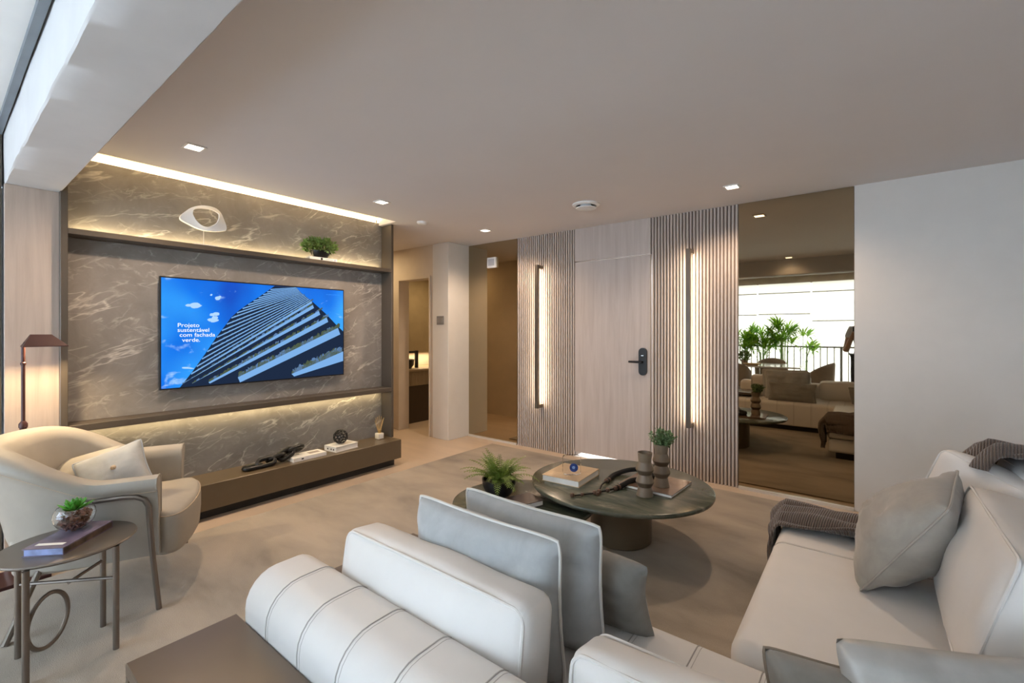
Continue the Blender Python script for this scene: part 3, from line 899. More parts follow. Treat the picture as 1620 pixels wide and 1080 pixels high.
for i, p in enumerate(cp):
    tg = (cp[min(i+1, len(cp)-1)] - cp[max(i-1, 0)]).normalized()
    nrm = Vector((tg.y, -tg.x))          # outward
    if nrm.dot(p) < 0 and abs(p.y) < 0.3:
        nrm = -nrm
    if p.y < -0.3 and nrm.y > 0:
        nrm = -nrm
    bk = max(0.0, min(1.0, (0.06 - p.y)/0.40))
    bk = bk*bk*(3-2*bk)
    top = 0.655 + 0.19*bk
    fl = 0.03 + 0.075*bk                   # outward flare at the top
    e = 0.055
    fr = 1.0
    def q(o, z):
        v_ = p + nrm*o
        return (v_.x, v_.y, z)
    bt = 0.25
    k_ = bk
    prof = [q(-0.03, bt), q(-0.012-0.02*k_, bt), q(0.004+0.01*k_, bt+0.15), q(0.018+0.055*k_, top-0.12), q(0.030+0.075*k_, top-0.072), q(0.050+0.085*k_, top-0.055), q(0.056+0.085*k_, top-0.03), q(0.046+0.08*k_, top-0.006), q(0.018+0.07*k_, top), q(-0.022+0.06*k_, top-0.002), q(-0.05+0.05*k_, top-0.022), q(-0.060+0.035*k_, top-0.065), q(-0.058, 0.44), q(-0.05, 0.34)]
    rings.append(prof)
sh = MB().loft(rings)
shell = sh.build('shell', M_chair, AC, angle=50)
tops = [Vector(r_[4]) for r_ in rings]
MB().tube(tops, 0.0035, 6).build('piping', mat('sand_piping', (0.45, 0.36, 0.27), 0.6), AC)
for r_ in (rings[0], rings[-1]):
    MB().tube([Vector(p) for p in r_], 0.004, 6, True).build('piping', M_chair, AC)
sp = [(0.29, -0.25), (0.30, 0.20), (0.325, 0.30), (0.28, 0.355), (0.15, 0.385), (0.0, 0.395), (-0.15, 0.385), (-0.28, 0.355), (-0.325, 0.30), (-0.30, 0.20), (-0.29, -0.25), (-0.2, -0.31), (0, -0.33), (0.2, -0.31)]
spc = [tuple(v_) for v_ in crv(sp, 4)]
m = MB()
m.loft([[(x*k, y*k, z) for x, y in spc] for k, z in ((0.90, 0.225), (0.96, 0.23), (0.985, 0.25), (1.0, 0.33), (1.0, 0.40), (0.985, 0.432), (0.94, 0.45), (0.7, 0.462), (0.3, 0.467))])
m.build('seat', M_chair, AC, angle=60)
MB().tube([(x*0.99, y*0.99, 0.428) for x, y in spc], 0.003, 6, True).build('piping', mat('sand_piping_2', (0.45, 0.36, 0.27), 0.6), AC)
for sx in (1, -1):
    m = MB()
    m.tube([(sx*0.31, -0.14, 0.56), (sx*0.362, -0.08, 0.570), (sx*0.380, 0.0, 0.572), (sx*0.382, 0.13, 0.574), (sx*0.384, 0.18, 0.569), (sx*0.385, 0.215, 0.55), (sx*0.386, 0.232, 0.515), (sx*0.390, 0.25, 0.25), (sx*0.395, 0.275, 0.0)], 0.0125, 10)
    m.build('leg', M_taupemetal, AC)
    MB().tube([(sx*0.28, -0.20, 0.25), (sx*0.42, -0.265, 0.0)], 0.014, 10).build('leg', M_taupemetal, AC)

# ------------------------------------------------------------------ cushions
def pillow_mesh(w, h, t_, n=20, wr=0.012, seed=0.0, pinch=0.10, sag=0.0, ex=0.42):
    mb = MB()
    def pt(u, v, sgn):
        x = u*w/2*(1 - pinch*(1-v*v)*abs(u)**1.5)
        z = v*h/2*(1 - pinch*(1-u*u)*abs(v)**1.5)
        cr = 1 - 0.05*(u*u*v*v)**3
        x *= cr
        z *= cr
        th = t_/2*max(0, (1-u**2)*(1-v**2))**ex
        if sag:
            th *= 1 - sag*v*0.6
        p = Vector((x, sgn*th, z))
        if 0 < abs(u) < 1 and 0 < abs(v) < 1:
            d_ = wr*noise.noise(Vector((x*9+seed, z*9, sgn*3+seed))) + wr*0.6*noise.noise(Vector((x*3+seed, z*26, sgn*5)))
            p.y += d_*(1-max(abs(u), abs(v))**6)
        return p
    for sgn in (-1, 1):
        mb.grid(lambda a, b_: pt(2*a-1 if True else 0, 2*b_-1, sgn), n, n)
    edge = []
    for k in range(n):
        edge.append(pt(-1+2*k/n, -1, 1))
    for k in range(n):
        edge.append(pt(1, -1+2*k/n, 1))
    for k in range(n):
        edge.append(pt(1-2*k/n, 1, 1))
    for k in range(n):
        edge.append(pt(-1, 1-2*k/n, 1))
    return mb, edge
def pillow(lab, c0, w, h, t_, yaw, lean, roll, mt, pm, seed, wr=0.012, pinch=0.10, sag=0.25, cat='cushion', pr=0.005, group=None, ex=0.42):
    t = thing('cushion', lab, cat, c0, 0, group)
    t.rotation_euler = (Matrix.Rotation(R(yaw), 3, 'Z') @ Matrix.Rotation(R(lean), 3, 'X') @ Matrix.Rotation(R(roll), 3, 'Y')).to_euler()
    mb, ed = pillow_mesh(w, h, t_, 26, wr, seed, pinch, sag, ex)
    mb.build('cover', mt, t, angle=80)
    if pm:
        MB().tube(ed, pr, 6, True).build('piping', pm, t, label='pale piping along the seam' if pm is M_pip else None)
    return t
def back_cushion(lab, c0, hx, hy, hz, yaw, lean, roll, seed):
    t = thing('back_cushion', lab, 'cushion', c0, 0, 'loose ivory back cushions')
    t.rotation_euler = (Matrix.Rotation(R(yaw), 3, 'Z') @ Matrix.Rotation(R(lean), 3, 'X') @ Matrix.Rotation(R(roll), 3, 'Y')).to_euler()
    puffbox((hx, hy, hz), 0.036, 16, (0.008, 0.03, 0.016), 0.010, seed).build('cover', M_leather, t, angle=80)
    for sg in (-1, 1):
        a, b_ = hx-0.010, hz-0.010
        rr = 0.032
        pts = []
        for cx_, cz_, t0 in ((a-rr, b_-rr, 0), (-a+rr, b_-rr, 90), (-a+rr, -b_+rr, 180), (a-rr, -b_+rr, 270)):
            for k in range(6):
                tq = R(t0 + 90*k/5)
                pts.append((cx_+rr*math.cos(tq), sg*(hy-0.0095), cz_+rr*math.sin(tq)))
        PT = []
        for p, q in zip(pts, pts[1:]+pts[:1]):
            m_ = 8 if (Vector(p)-Vector(q)).length > 0.06 else 1
            PT += [puffed(Vector(p).lerp(Vector(q), k/m_), (hx, hy, hz), (0.008, 0.03, 0.016)) for k in range(m_)]
        MB().tube(PT, 0.0048, 6, True).build('piping', M_leather, t)
    return t

# cushions on the armchair (child frame turned into world space)
def ch(x, y, z):
    v_ = Matrix.Rotation(R(-24.3), 3, 'Z') @ Vector((x, y, 0))
    return (AC.location.x+v_.x, AC.location.y+v_.y, z)
pillow('sand leather cushion leaning on the back of the armchair', ch(-0.13, -0.15, 0.560), 0.37, 0.32, 0.14, 36, -38, -20, M_chair, None, 2.2, 0.006, 0.06)
t = pillow('light grey velvet cushion with a knot button on the armchair', ch(-0.03, 0.0, 0.590), 0.32, 0.31, 0.15, 58, -36, -24, M_velvet, mat('steel_piping', (0.33, 0.36, 0.40), 0.6), 4.1, 0.008, 0.10)
MB().lathe([(0.001, -0.014), (0.010, -0.008), (0.013, 0), (0.010, 0.008), (0.001, 0.014)], 12, M=Matrix.Translation((0.02, -0.076, 0)) @ Matrix.Rotation(R(40), 4, 'Y')).build('knot_button', mat('tan_button', (0.5, 0.38, 0.25), 0.6), t)

# ------------------------------------------------------------------ side table by the armchair
t = thing('side_table', 'small round taupe metal side table with a ring between its legs', 'table', (-2.70, 0.365, 0))
m = MB().lathe([(0.001, 0.445), (0.205, 0.445), (0.226, 0.449), (0.232, 0.456), (0.228, 0.461), (0.001, 0.461)], 56, (-0.045, 0.01, 0), sx=0.93)
m.build('tabletop', M_taupemetal, t, angle=40)
for x, y in ((0.123, 0.135), (-0.12, 0.135), (-0.13, -0.135), (0.12, -0.135)):
    MB().tube([(x, y, 0), (x, y, 0.447)], 0.0115, 12).build('leg', M_taupemetal, t)
MB().tube([(-0.13, -0.135, 0.31), (0.123, 0.135, 0.31)], 0.007, 8).build('stretcher', M_taupemetal, t)
MB().tube([(-0.12, 0.135, 0.31), (-0.002, 0.002, 0.302)], 0.007, 8).build('stretcher', M_taupemetal, t)
dr = Vector((-0.66, 0.75, 0))
MB().tube([Vector((0.058, -0.066, 0.200)) + dr*0.088*math.cos(2*PI*k/32) + Vector((0, 0, 0.106*math.sin(2*PI*k/32))) for k in range(32)], 0.0085, 8, True).build('ring', M_taupemetal, t)
t = book('book', 'violet book with blue page edges on the small round table', (-2.75, 0.38, 0.461), 0.27, 0.152, 0.032, R(135), M_violet, M_bluepage, spine=-1)
MB().box(-0.105, -0.05, 0.032, -0.085, 0.055, 0.0326).build('cover_label', M_paper, t, False)
MB().box(-0.13, -0.0766, 0.005, 0.13, -0.076, 0.027).build('spine_print', mat('dark_spine_print', (0.075, 0.045, 0.03), 0.3, var=0.9, vs=25), t, False)
t = thing('terrarium', 'clear glass bowl of bark chips with a green succulent on the violet book', 'plant', (-2.80, 0.40, 0.493))
BR = 0.074
prof = [(BR*math.sin(a)*1.0 if a > 0.01 else 0.001, BR*0.88*(1-math.cos(a))) for a in [R(0), R(18), R(36), R(54), R(72), R(90), R(108), R(124)]]
inn = [((BR-0.003)*math.sin(a) if a > 0.01 else 0.001, 0.003+(BR-0.003)*0.88*(1-math.cos(a))) for a in [R(124), R(108), R(90), R(72), R(54), R(36), R(18), R(0)]]
MB().lathe(prof+inn, 36).build('glass_bowl', M_glass, t, angle=70)
m = MB()
for k in range(170):
    a = rnd.uniform(0, 2*PI)
    zz = rnd.uniform(0.012, 0.075)
    mx = math.sqrt(max(0, 1-((zz-0.06)/0.06)**2))*0.054
    rr_ = mx*rnd.uniform(0.55, 0.98)
    Mx = Matrix.Translation((rr_*math.cos(a), rr_*math.sin(a), zz)) @ Matrix.Rotation(rnd.uniform(0, PI), 4, 'X') @ Matrix.Rotation(rnd.uniform(0, PI), 4, 'Z')
    m.box(-0.010, -0.006, -0.003, 0.010, 0.006, 0.003, Mx)
m.build('bark_chips', M_bark, t, False, kind='stuff')
for k in range(20):
    a = 2.39996*k
    el = R(78 - 3.1*k)
    L = 0.050 + 0.0013*k
    dv = Vector((math.cos(a)*math.cos(el), math.sin(a)*math.cos(el), math.sin(el)))
    p0 = Vector((0, 0, 0.083))
    sd = dv.cross(Vector((0, 0, 1))).normalized()
    up = sd.cross(dv).normalized()
    rings = []
    for s_, w_ in ((0.05, 0.004), (0.3, 0.0085), (0.6, 0.0115), (0.85, 0.008), (1.0, 0.001)):
        c_ = p0 + dv*L*s_ + up*(0.006*s_*s_)
        rings.append([c_ + sd*w_*math.cos(2*PI*j/6) + up*w_*0.45*math.sin(2*PI*j/6) for j in range(6)])
    MB().loft(rings).build('leaf', M_succ, t)

# ------------------------------------------------------------------ sectional sofa
SO = thing('sectional_sofa', 'ivory leather L shaped sofa with low stitched bolster backs', 'sofa', (0, 0, 0))
def rsec(y0, y1, z0, z1, rb, rt1, rt2, off=0.0, n=7):
    """rounded cross-section in the y-z plane; rt1 at y0 side top, rt2 at y1 side top"""
    pts = []
    for cy, cz, r_, t0 in ((y1-rb, z0+rb, rb, -90), (y1-rt2, z1-rt2, rt2, 0), (y0+rt1, z1-rt1, rt1, 90), (y0+rb, z0+rb, rb, 180)):
        for k in range(n):
            a = R(t0 + 90*k/(n-1))
            pts.append((cy+(r_+off)*math.cos(a), cz+(r_+off)*math.sin(a)))
    return pts
def bar_x(x0, x1, y0, y1, z0, z1, rb=0.02, rt1=0.07, rt2=0.07, er=0.045, swap=False):
    mb = MB()
    rings = []
    m_ = 5
    prof = []
    for k in range(m_):
        a = R(90*k/(m_-1))
        prof.append((x0 + er*(1-math.sin(a)), -er*(1-math.cos(a))*1.0))
    prof = [(x0 + er*(1-math.cos(R(90*k/5))), -er*(1-math.sin(R(90*k/5)))) for k in range(6)]
    prof += [(x0+(x1-x0)*k/12, 0) for k in range(1, 12)]
    prof += [(x1 - er*(1-math.cos(R(90*k/5))), -er*(1-math.sin(R(90*k/5)))) for k in range(5, -1, -1)]
    for x, o in prof:
        sec = rsec(y0, y1, z0, z1, rb, rt1, rt2)
        cy, cz = (y0+y1)/2, (z0+z1)/2
        hy, hz = (y1-y0)/2, (z1-z0)/2
        rings.append([(x, cy+(y-cy)*(hy+o)/hy, cz+(z-cz)*(hz+o)/hz) for y, z in sec])
    if swap:
        rings = [[(b_, a, c_) for a, b_, c_ in r_] for r_ in rings]
    return mb.loft(rings)
def seam_loop(x, y0, y1, z0, z1, rb, rt1, rt2, swap=False, part=None):
    pts = [(x, y, z) for y, z in rsec(y0, y1, z0, z1, rb, rt1, rt2, 0.0005)]
    pts2 = [(x+0.012, y, z) for y, z in rsec(y0, y1, z0, z1, rb, rt1, rt2, -0.0005)]
    m = MB()
    for pp, r_ in ((pts, 0.0021), (pts2, 0.0013)):
        if swap:
            pp = [(b_, a, c_) for a, b_, c_ in pp]
        m.tube(pp, r_, 6, True)
    return m
# plinth
MB().box(-1.52, 0.72, FZ+0.012, 0.70, 1.46, 0.07).box(-0.27, 1.46, 0.0, 0.70, 2.78, 0.07).build('plinth', M_plinth, SO, False)
bar_x(-1.60, 0.61, 0.70, 1.525, 0.07, 0.395, 0.02, 0.05, 0.055).build('seat', M_leather, SO, angle=60)
bar_x(1.535, 2.84, -0.345, 0.615, 0.215, 0.415, 0.03, 0.05, 0.05, 0.05, True).build('chaise_cushion', M_leather, SO, angle=60)
bar_x(1.535, 2.83, -0.335, 0.615, 0.07, 0.21, 0.02, 0.03, 0.03, 0.03, True).build('chaise_base', M_leather, SO, angle=60)
bar_x(-1.605, 0.86, 0.62, 0.855, 0.09, 0.60, 0.02, 0.105, 0.06, 0.05).build('backrest', M_leather, SO, angle=60)
bar_x(0.86, 2.84, 0.62, 0.86, 0.09, 0.60, 0.02, 0.06, 0.09, 0.05, True).build('backrest', M_leather, SO, angle=60)
for x in (-1.42, -1.232, -1.044, -0.856, -0.668, -0.48, -0.29, -0.10, 0.09, 0.28, 0.47):
    seam_loop(x, 0.62, 0.855, 0.09, 0.60, 0.02, 0.105, 0.06).build('seam', M_seam, SO)
for x in (-1.40, -1.20, -1.0, -0.80, -0.60, -0.42, -0.24, -0.06):
    seam_loop(x, 0.70, 1.525, 0.07, 0.395, 0.02, 0.05, 0.055).build('seam', M_seam, SO)
seam_loop(2.40, -0.345, 0.615, 0.215, 0.415, 0.03, 0.05, 0.05, True).build('seam', M_seam, SO)
for y in (1.1, 1.35, 1.6, 1.85, 2.1, 2.35, 2.6):
    seam_loop(y, 0.62, 0.86, 0.09, 0.60, 0.02, 0.06, 0.09, True).build('seam', M_seam, SO)

back_cushion('ivory back cushion at the left end of the sofa, behind the grey cushions', (-1.035, 0.93, 0.543), 0.385, 0.07, 0.156, 0, -8, 0, 1.0)
back_cushion('ivory back cushion in the sofa back row nearest the bottom edge of the photo', (-0.165, 0.95, 0.525), 0.375, 0.07, 0.128, 0, -8, 0, 5.0)
back_cushion('large ivory back cushion leaning on the chaise back at the right edge', (0.365, 2.02, 0.60), 0.37, 0.13, 0.195, -90, -16, 0, 9.0)
back_cushion('ivory back cushion tipped sideways behind the taupe cushion', (0.355, 2.66, 0.64), 0.185, 0.075, 0.185, -49, -14, 14, 13.0)
back_cushion('rounded ivory back cushion under the brown throw at the far sofa end', (0.505, 2.74, 0.63), 0.16, 0.075, 0.20, -85, -10, 0, 17.0)

pillow('light grey velvet cushion with pale piping right in front of the left ivory back cushion', (-0.96, 1.085, 0.595), 0.60, 0.43, 0.19, 0, 4, 0, M_velvet, M_pip, 1.3, 0.022, pinch=0.06)
pillow('light grey velvet cushion with pale piping nearest the coffee tables, behind the lumbar cushion', (-0.905, 1.250, 0.590), 0.57, 0.43, 0.19, 0, 4, 0, M_velvet, M_pip, 7.7, 0.022, pinch=0.06)
pillow('small dark grey lumbar cushion at the sofa front edge', (-0.83, 1.415, 0.515), 0.60, 0.28, 0.15, 0, 14, 0, M_velvetd, None, 11.1, 0.016)
pillow('crumpled taupe velvet cushion leaning on the chaise cushions', (0.128, 2.30, 0.628), 0.45, 0.47, 0.27, -96, -32, 6, M_taupe, M_taupe, 15.5, 0.03, 0.03, pr=0.004, ex=0.62)
pillow('dark grey cushion with brown piping in the sofa corner at the bottom edge', (0.01, 1.245, 0.465), 0.42, 0.34, 0.24, 25, -30, 4, M_velvetd, M_pipd, 19.0, 0.02, pr=0.0042)
pillow('silver satin cushion in the sofa corner at the bottom right edge', (0.19, 1.33, 0.53), 0.50, 0.34, 0.18, 27, -28, 0, M_satin, None, 23.0, 0.034, 0.04)

# dark tables of the sofa
t = thing('console_table', 'low dark taupe lacquered table along the back of the sofa', 'table', (-1.625, 0.335, 0))
MB().bevel(0, 0, 0.425, 2.2, 0.283, 0.46, 0.0025, 1).build('tabletop', M_table, t, False)
MB().bevel(0, 0, 0, 0.03, 0.283, 0.425, 0.002, 1).build('leg_panel', M_table, t, False)
MB().bevel(2.17, 0, 0, 2.2, 0.283, 0.425, 0.002, 1).build('leg_panel', M_table, t, False)
MB().bevel(0.03, 0.25, 0.06, 2.17, 0.28, 0.425, 0.002, 1).build('back_panel', M_plinth, t, False)
t = thing('arm_table', 'dark taupe tray table over the left end of the sofa seat', 'table', (-1.635, 0.90, 0))
MB().bevel(0, 0, 0.43, 0.34, 0.46, 0.46, 0.002, 1).build('tabletop', M_table, t, False)
MB().bevel(0, 0, 0, 0.028, 0.46, 0.43, 0.002, 1).build('side_panel', M_table, t, False)
t = thing('glass_tray', 'cut glass dish on the dark table behind the sofa', 'dish', (-1.10, 0.46, 0.46))
m = MB()
m.bevel(-0.05, -0.05, 0, 0.05, 0.05, 0.022, 0.006, 2)
for k in range(8):
    m.box(-0.048+0.0125*k, -0.05, 0.022, -0.042+0.0125*k, 0.05, 0.030)
m.build('body', M_acryl, t, False)

# throws
def drape(name, lab, x0, x1, y0, y1, top, dl, dr_, de, mt, seed, nu=70, nv=44, rise=None):
    """cloth over a block: hangs dl beyond x0, dr_ beyond x1, de beyond y1 (arc lengths)"""
    mb = MB()
    Lx, Ly = x1-x0, y1-y0
    def fn(a, b_):
        s_ = -dl + a*(Lx+dl+dr_)
        t_ = b_*(Ly+de)
        ds = max(0, -s_)
        dt = max(0, t_-Ly)
        de2 = max(0, s_-Lx)
        fold = noise.noise(Vector((s_*1.6+seed, t_*7.5, seed)))*0.070 + noise.noise(Vector((s_*5+seed, t_*15, 2+seed)))*0.016
        fold = abs(fold)*1.9 + 0.004
        x = x0 + max(0, min(s_, Lx))
        y = y0 + min(t_, Ly)
        z = top + (rise(x, y) if rise else 0)
        off = 0.014 + fold
        e = 0.03
        if ds > 0:
            k = min(1, ds/e)
            x -= off*k
            z -= ds + 0*fold
            z += off*(1-k)
        if dt > 0:
            k = min(1, dt/e)
            y += off*k*0.9
            z -= dt if ds == 0 else max(0, dt-ds)*0.4
        if de2 > 0:
            x += off*min(1, de2/e)
            z -= de2
        if ds == 0 and dt == 0:
            z += off*0.9
        z = max(z, 0.012+0.01*fold)
        return (x, y, z)
    mb.grid(fn, nu, nv)
    o = mb.build(name, mt, None, True, angle=180)
    so = o.modifiers.new('thick', 'SOLIDIFY')
    so.thickness = 0.010
    so.offset = 1
    tag(o, lab, 'throw')
    return o
drape('knit_throw', 'brown knitted throw draped over the end of the chaise beside the mirror', -0.345, 0.36, 2.54, 2.845, 0.418, 0.30, 0.0, 0.13, M_knit, 3.0)
t2 = drape('knit_throw', 'brown knitted throw laid over the ivory cushion at the right edge', 0.405, 0.68, 2.58, 2.90, 0.845, 0.04, 0.22, 0.10, M_knit, 8.0, 36, 30, rise=lambda x, y: 0.02*math.sin((y-2.3)*6))

# ------------------------------------------------------------------ coffee tables
def ellipse_top(z0, z1, A, B, ang, n=72):
    def ring(k, z):
        return [(A*k*math.cos(2*PI*i/n)*math.cos(ang) - B*k*math.sin(2*PI*i/n)*math.sin(ang), A*k*math.cos(2*PI*i/n)*math.sin(ang) + B*k*math.sin(2*PI*i/n)*math.cos(ang), z) for i in range(n)]
    return MB().loft([ring(0.02, z0), ring(0.975, z0), ring(0.993, z0+0.004), ring(1.0, (z0+z1)/2), ring(0.997, z1-0.004), ring(0.985, z1), ring(0.02, z1)])
t = thing('coffee_table', 'larger taller round coffee table with green marble top and brown drum base', 'table', (-1.30, 2.816, 0))
ellipse_top(0.352, 0.38, 0.588, 0.535, 0.125).build('tabletop', M_green, t, angle=50)
MB().lathe([(0.19, 0), (0.20, 0.01), (0.20, 0.345), (0.17, 0.352)], 48, (0.0, 0.03, 0)).build('base', M_bench, t, angle=40)
t = thing('coffee_table', 'smaller lower oval coffee table with green marble top, half hidden by cushions', 'table', (-1.73, 2.33, 0))
ellipse_top(0.272, 0.30, 0.45, 0.405, 0.575).build('tabletop', M_green, t, angle=50)
MB().lathe([(0.16, 0), (0.17, 0.01), (0.17, 0.266), (0.15, 0.272)], 48).build('base', M_bench, t, angle=40)
zt = 0.38
t = book('book', 'thick gold covered book under the acrylic clock on the taller coffee table', (-1.595, 2.697, zt), 0.27, 0.325, 0.040, R(4), M_gold, M_paper, spine=1)
m = MB()
for k in range(5):
    m.box(-0.115, -0.13+0.016*k, 0.040, 0.02+0.012*(k % 3), -0.124+0.016*k, 0.0404)
m.build('cover_lettering', mat('gold_print', (0.75, 0.6, 0.4), 0.3, 0.5), t, False)
t = thing('acrylic_clock', 'clear acrylic block with a blue disc standing on the gold book', 'ornament', (-1.56, 2.645, zt+0.040), R(39))
MT = Matrix.Rotation(R(90), 4, 'X')
def rrect(w, h, r_, n=5):
    pts = []
    for cx_, cy_, t0 in ((w/2-r_, h/2-r_, 0), (-w/2+r_, h/2-r_, 90), (-w/2+r_, -h/2+r_, 180), (w/2-r_, -h/2+r_, 270)):
        for k in range(n):
            a = R(t0+90*k/(n-1))
            pts.append((cx_+r_*math.cos(a), cy_+r_*math.sin(a)))
    return pts
MB().prism(rrect(0.12, 0.13, 0.02), -0.012, 0.012, Matrix.Translation((0, 0, 0.066)) @ MT).build('block', M_acryl, t, False)
MB().prism([(0.028*math.cos(2*PI*k/24)+0.012, 0.028*math.sin(2*PI*k/24)) for k in range(24)], 0.0125, 0.02, Matrix.Translation((0, 0, 0.05)) @ MT).build('disc', M_blue, t, False)
MB().prism([(0.010*math.cos(2*PI*k/16)+0.010, 0.010*math.sin(2*PI*k/16)) for k in range(16)], 0.02, 0.021, Matrix.Translation((0, 0, 0.052)) @ MT).build('dial', mat('pale_agate', (0.25, 0.38, 0.62), 0.3, var=0.3, vs=90), t, False)
t = book('magazine', 'glossy brown magazine lying under the rear vase', (-1.085, 2.895, zt), 0.35, 0.33, 0.020, R(-3), M_magcov, M_paper, cat='magazine', spine=1)
def vase(lab, loc):
    t = thing('vase', lab, 'vase', loc, 0, 'khaki ribbed vases')
    MB().lathe([(0.001, 0), (0.049, 0), (0.050, 0.003), (0.039, 0.055)], 36).build('foot', M_vase, t, angle=25)
    for z in (0.055, 0.130):
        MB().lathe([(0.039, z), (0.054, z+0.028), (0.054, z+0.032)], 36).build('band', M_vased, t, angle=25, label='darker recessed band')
        MB().lathe([(0.054, z+0.032), (0.0535, z+0.035), (0.038, z+0.075)], 36).build('shoulder', M_vase, t, angle=25)
    MB().lathe([(0.038, 0.205), (0.044, 0.262), (0.040, 0.262), (0.034, 0.205), (0.03, 0.10), (0.001, 0.10)], 36).build('neck', M_vase, t, angle=25)
    return t
vase('empty khaki ceramic vase standing on the marble in front', (-1.068, 2.68, zt))
vase('khaki ceramic vase holding green sprigs, standing on the magazine', (-1.03, 2.855, zt+0.020))
t = thing('sprig_bunch', 'bunch of small leaved green sprigs in the rear vase', 'plant', (-1.03, 2.855, zt+0.020))
m = MB()
ms = MB()
r_ = random.Random(5)
for k in range(26):
    a = r_.uniform(0, 2*PI)
    sp_ = r_.uniform(0.15, 1.0)
    tip = Vector((math.cos(a)*0.085*sp_, math.sin(a)*0.085*sp_, 0.262+0.10-0.045*sp_+r_.uniform(-.01, .015)))
    p0 = Vector((math.cos(a)*0.02*sp_, math.sin(a)*0.02*sp_, 0.20))
    mid = (p0+tip)/2 + Vector((-math.cos(a)*0.012, -math.sin(a)*0.012, 0.015))
    ms.tube([p0, mid, tip], 0.0013, 5)
    for j in range(14):
        s_ = 0.35+0.65*j/13
        q = p0*(1-s_)**2 + mid*2*s_*(1-s_) + tip*s_*s_
        if q.z < 0.255:
            continue
        leaf_cloud(m, q, (0.008, 0.008, 0.006), 2, 0.017, k*20+j)
ms.build('stems', M_herb, t)
m.build('foliage', M_herb, t, False, kind='stuff')
# bead tassel garland
t = thing('bead_garland', 'dark cord garland with wooden beads lying on the taller coffee table', 'ornament', (0, 0, zt))
def smooth_path(P, n=6):
    P = [Vector(p) for p in P]
    res = []
    for i in range(len(P)-1):
        p0, p1, p2, p3 = P[max(i-1, 0)], P[i], P[i+1], P[min(i+2, len(P)-1)]
        for j in range(n):
            q = j/n
            res.append(0.5*((2*p1)+(p2-p0)*q+(2*p0-5*p1+4*p2-p3)*q*q+(3*p1-p0-3*p2+p3)*q**3))
    res.append(P[-1])
    return res
pa = smooth_path([(-1.395, 2.385, 0.010), (-1.345, 2.455, 0.010), (-1.305, 2.525, 0.012), (-1.335, 2.64, 0.020), (-1.35, 2.75, 0.014), (-1.37, 2.90, 0.012), (-1.31, 3.03, 0.026), (-1.20, 3.06, 0.034), (-1.11, 3.0, 0.034)])
pb = smooth_path([(-1.305, 2.525, 0.012), (-1.265, 2.60, 0.012), (-1.235, 2.68, 0.016), (-1.20, 2.80, 0.033), (-1.14, 2.88, 0.036), (-1.12, 2.95, 0.036)])
na, nb = len(pa), len(pb)
MB().tube(pa, [0.005 if i < 24 else 0.016 for i in range(na)], 8).build('cord', M_cord, t)
MB().tube(pb, [0.006 if i < 10 else 0.016 for i in range(nb)], 8).build('cord', M_cord, t)
for x, y, z, rr_ in ((-1.398, 2.378, 0.014, 0.014), (-1.36, 2.43, 0.012, 0.011), (-1.315, 2.50, 0.013, 0.013), (-1.30, 2.535, 0.014, 0.014), (-1.29, 2.495, 0.013, 0.012), (-1.352, 2.735, 0.016, 0.015), (-1.348, 2.765, 0.016, 0.015), (-1.245, 2.645, 0.015, 0.015), (-1.235, 2.675, 0.016, 0.016), (-1.268, 2.585, 0.015, 0.014)):
    MB().lathe([(0.001, -rr_), (rr_*0.7, -rr_*0.8), (rr_, -rr_*0.2), (rr_, rr_*0.2), (rr_*0.7, rr_*0.8), (0.001, rr_)], 12, (x, y, z)).build('bead', M_bead, t)
# fern and book on the low table
t = book('book', 'dark covered book beside the fern bowl on the lower coffee table', (-1.69, 2.275, 0.30), 0.16, 0.20, 0.034, R(-20), M_dark, M_paper, spine=-1)
t = thing('potted_fern', 'feathery green fern in a black bowl on the lower coffee table', 'plant', (-1.885, 2.275, 0.30))
MB().lathe([(0.001, 0), (0.05, 0), (0.085, 0.035), (0.108, 0.09), (0.110, 0.125), (0.102, 0.125), (0.098, 0.10), (0.001, 0.10)], 32).build('bowl', M_black, t, angle=50)
r_ = random.Random(11)
for k in range(74):
    a = 2.39996*k + r_.uniform(-.3, .3)
    lift = r_.uniform(0.0, 1.0)
    L = r_.uniform(0.12, 0.25)*(1.0 if lift < 0.6 else 0.9)
    dv = Vector((math.cos(a), math.sin(a), 0))
    m = MB()
    pts = []
    el0 = R(35 + 50*lift)
    N = 14
    p = Vector((dv.x*0.03, dv.y*0.03, 0.10))
    for j in range(N+1):
        pts.append(p.copy())
        el = el0 - R(95*(1-lift*0.6))*(j/N)**1.3
        p = p + (dv*math.cos(el) + Vector((0, 0, math.sin(el))))*L/N
    sd = Vector((-dv.y, dv.x, 0))
    for j in range(2, N+1):
        q = pts[j]
        w_ = 0.026*math.sin(PI*min(1, (j-0.6)/(N+0.4))**0.8) + 0.006
        tg = (pts[min(j+1, N)] - pts[j-1]).normalized()
        for sg in (-1, 1):
            tip = q + sd*sg*w_ + tg*0.012 + Vector((0, 0, -0.15*w_))
            for h_, base in ((0.0, q),):
                tp = tip - tg*L/N*h_
                wv = tg*0.0036
                m.add([base-wv*0.5, (base*0.5+tp*0.5)-wv+Vector((0, 0, .003)), tp, (base*0.5+tp*0.5)+wv+Vector((0, 0, .003)), base+wv*0.5], [(0, 1, 3, 4), (1, 2, 3)])
    m.tube(pts, [0.0016]*N + [0.0006], 4)
    m.build('frond', M_fern, t, False)

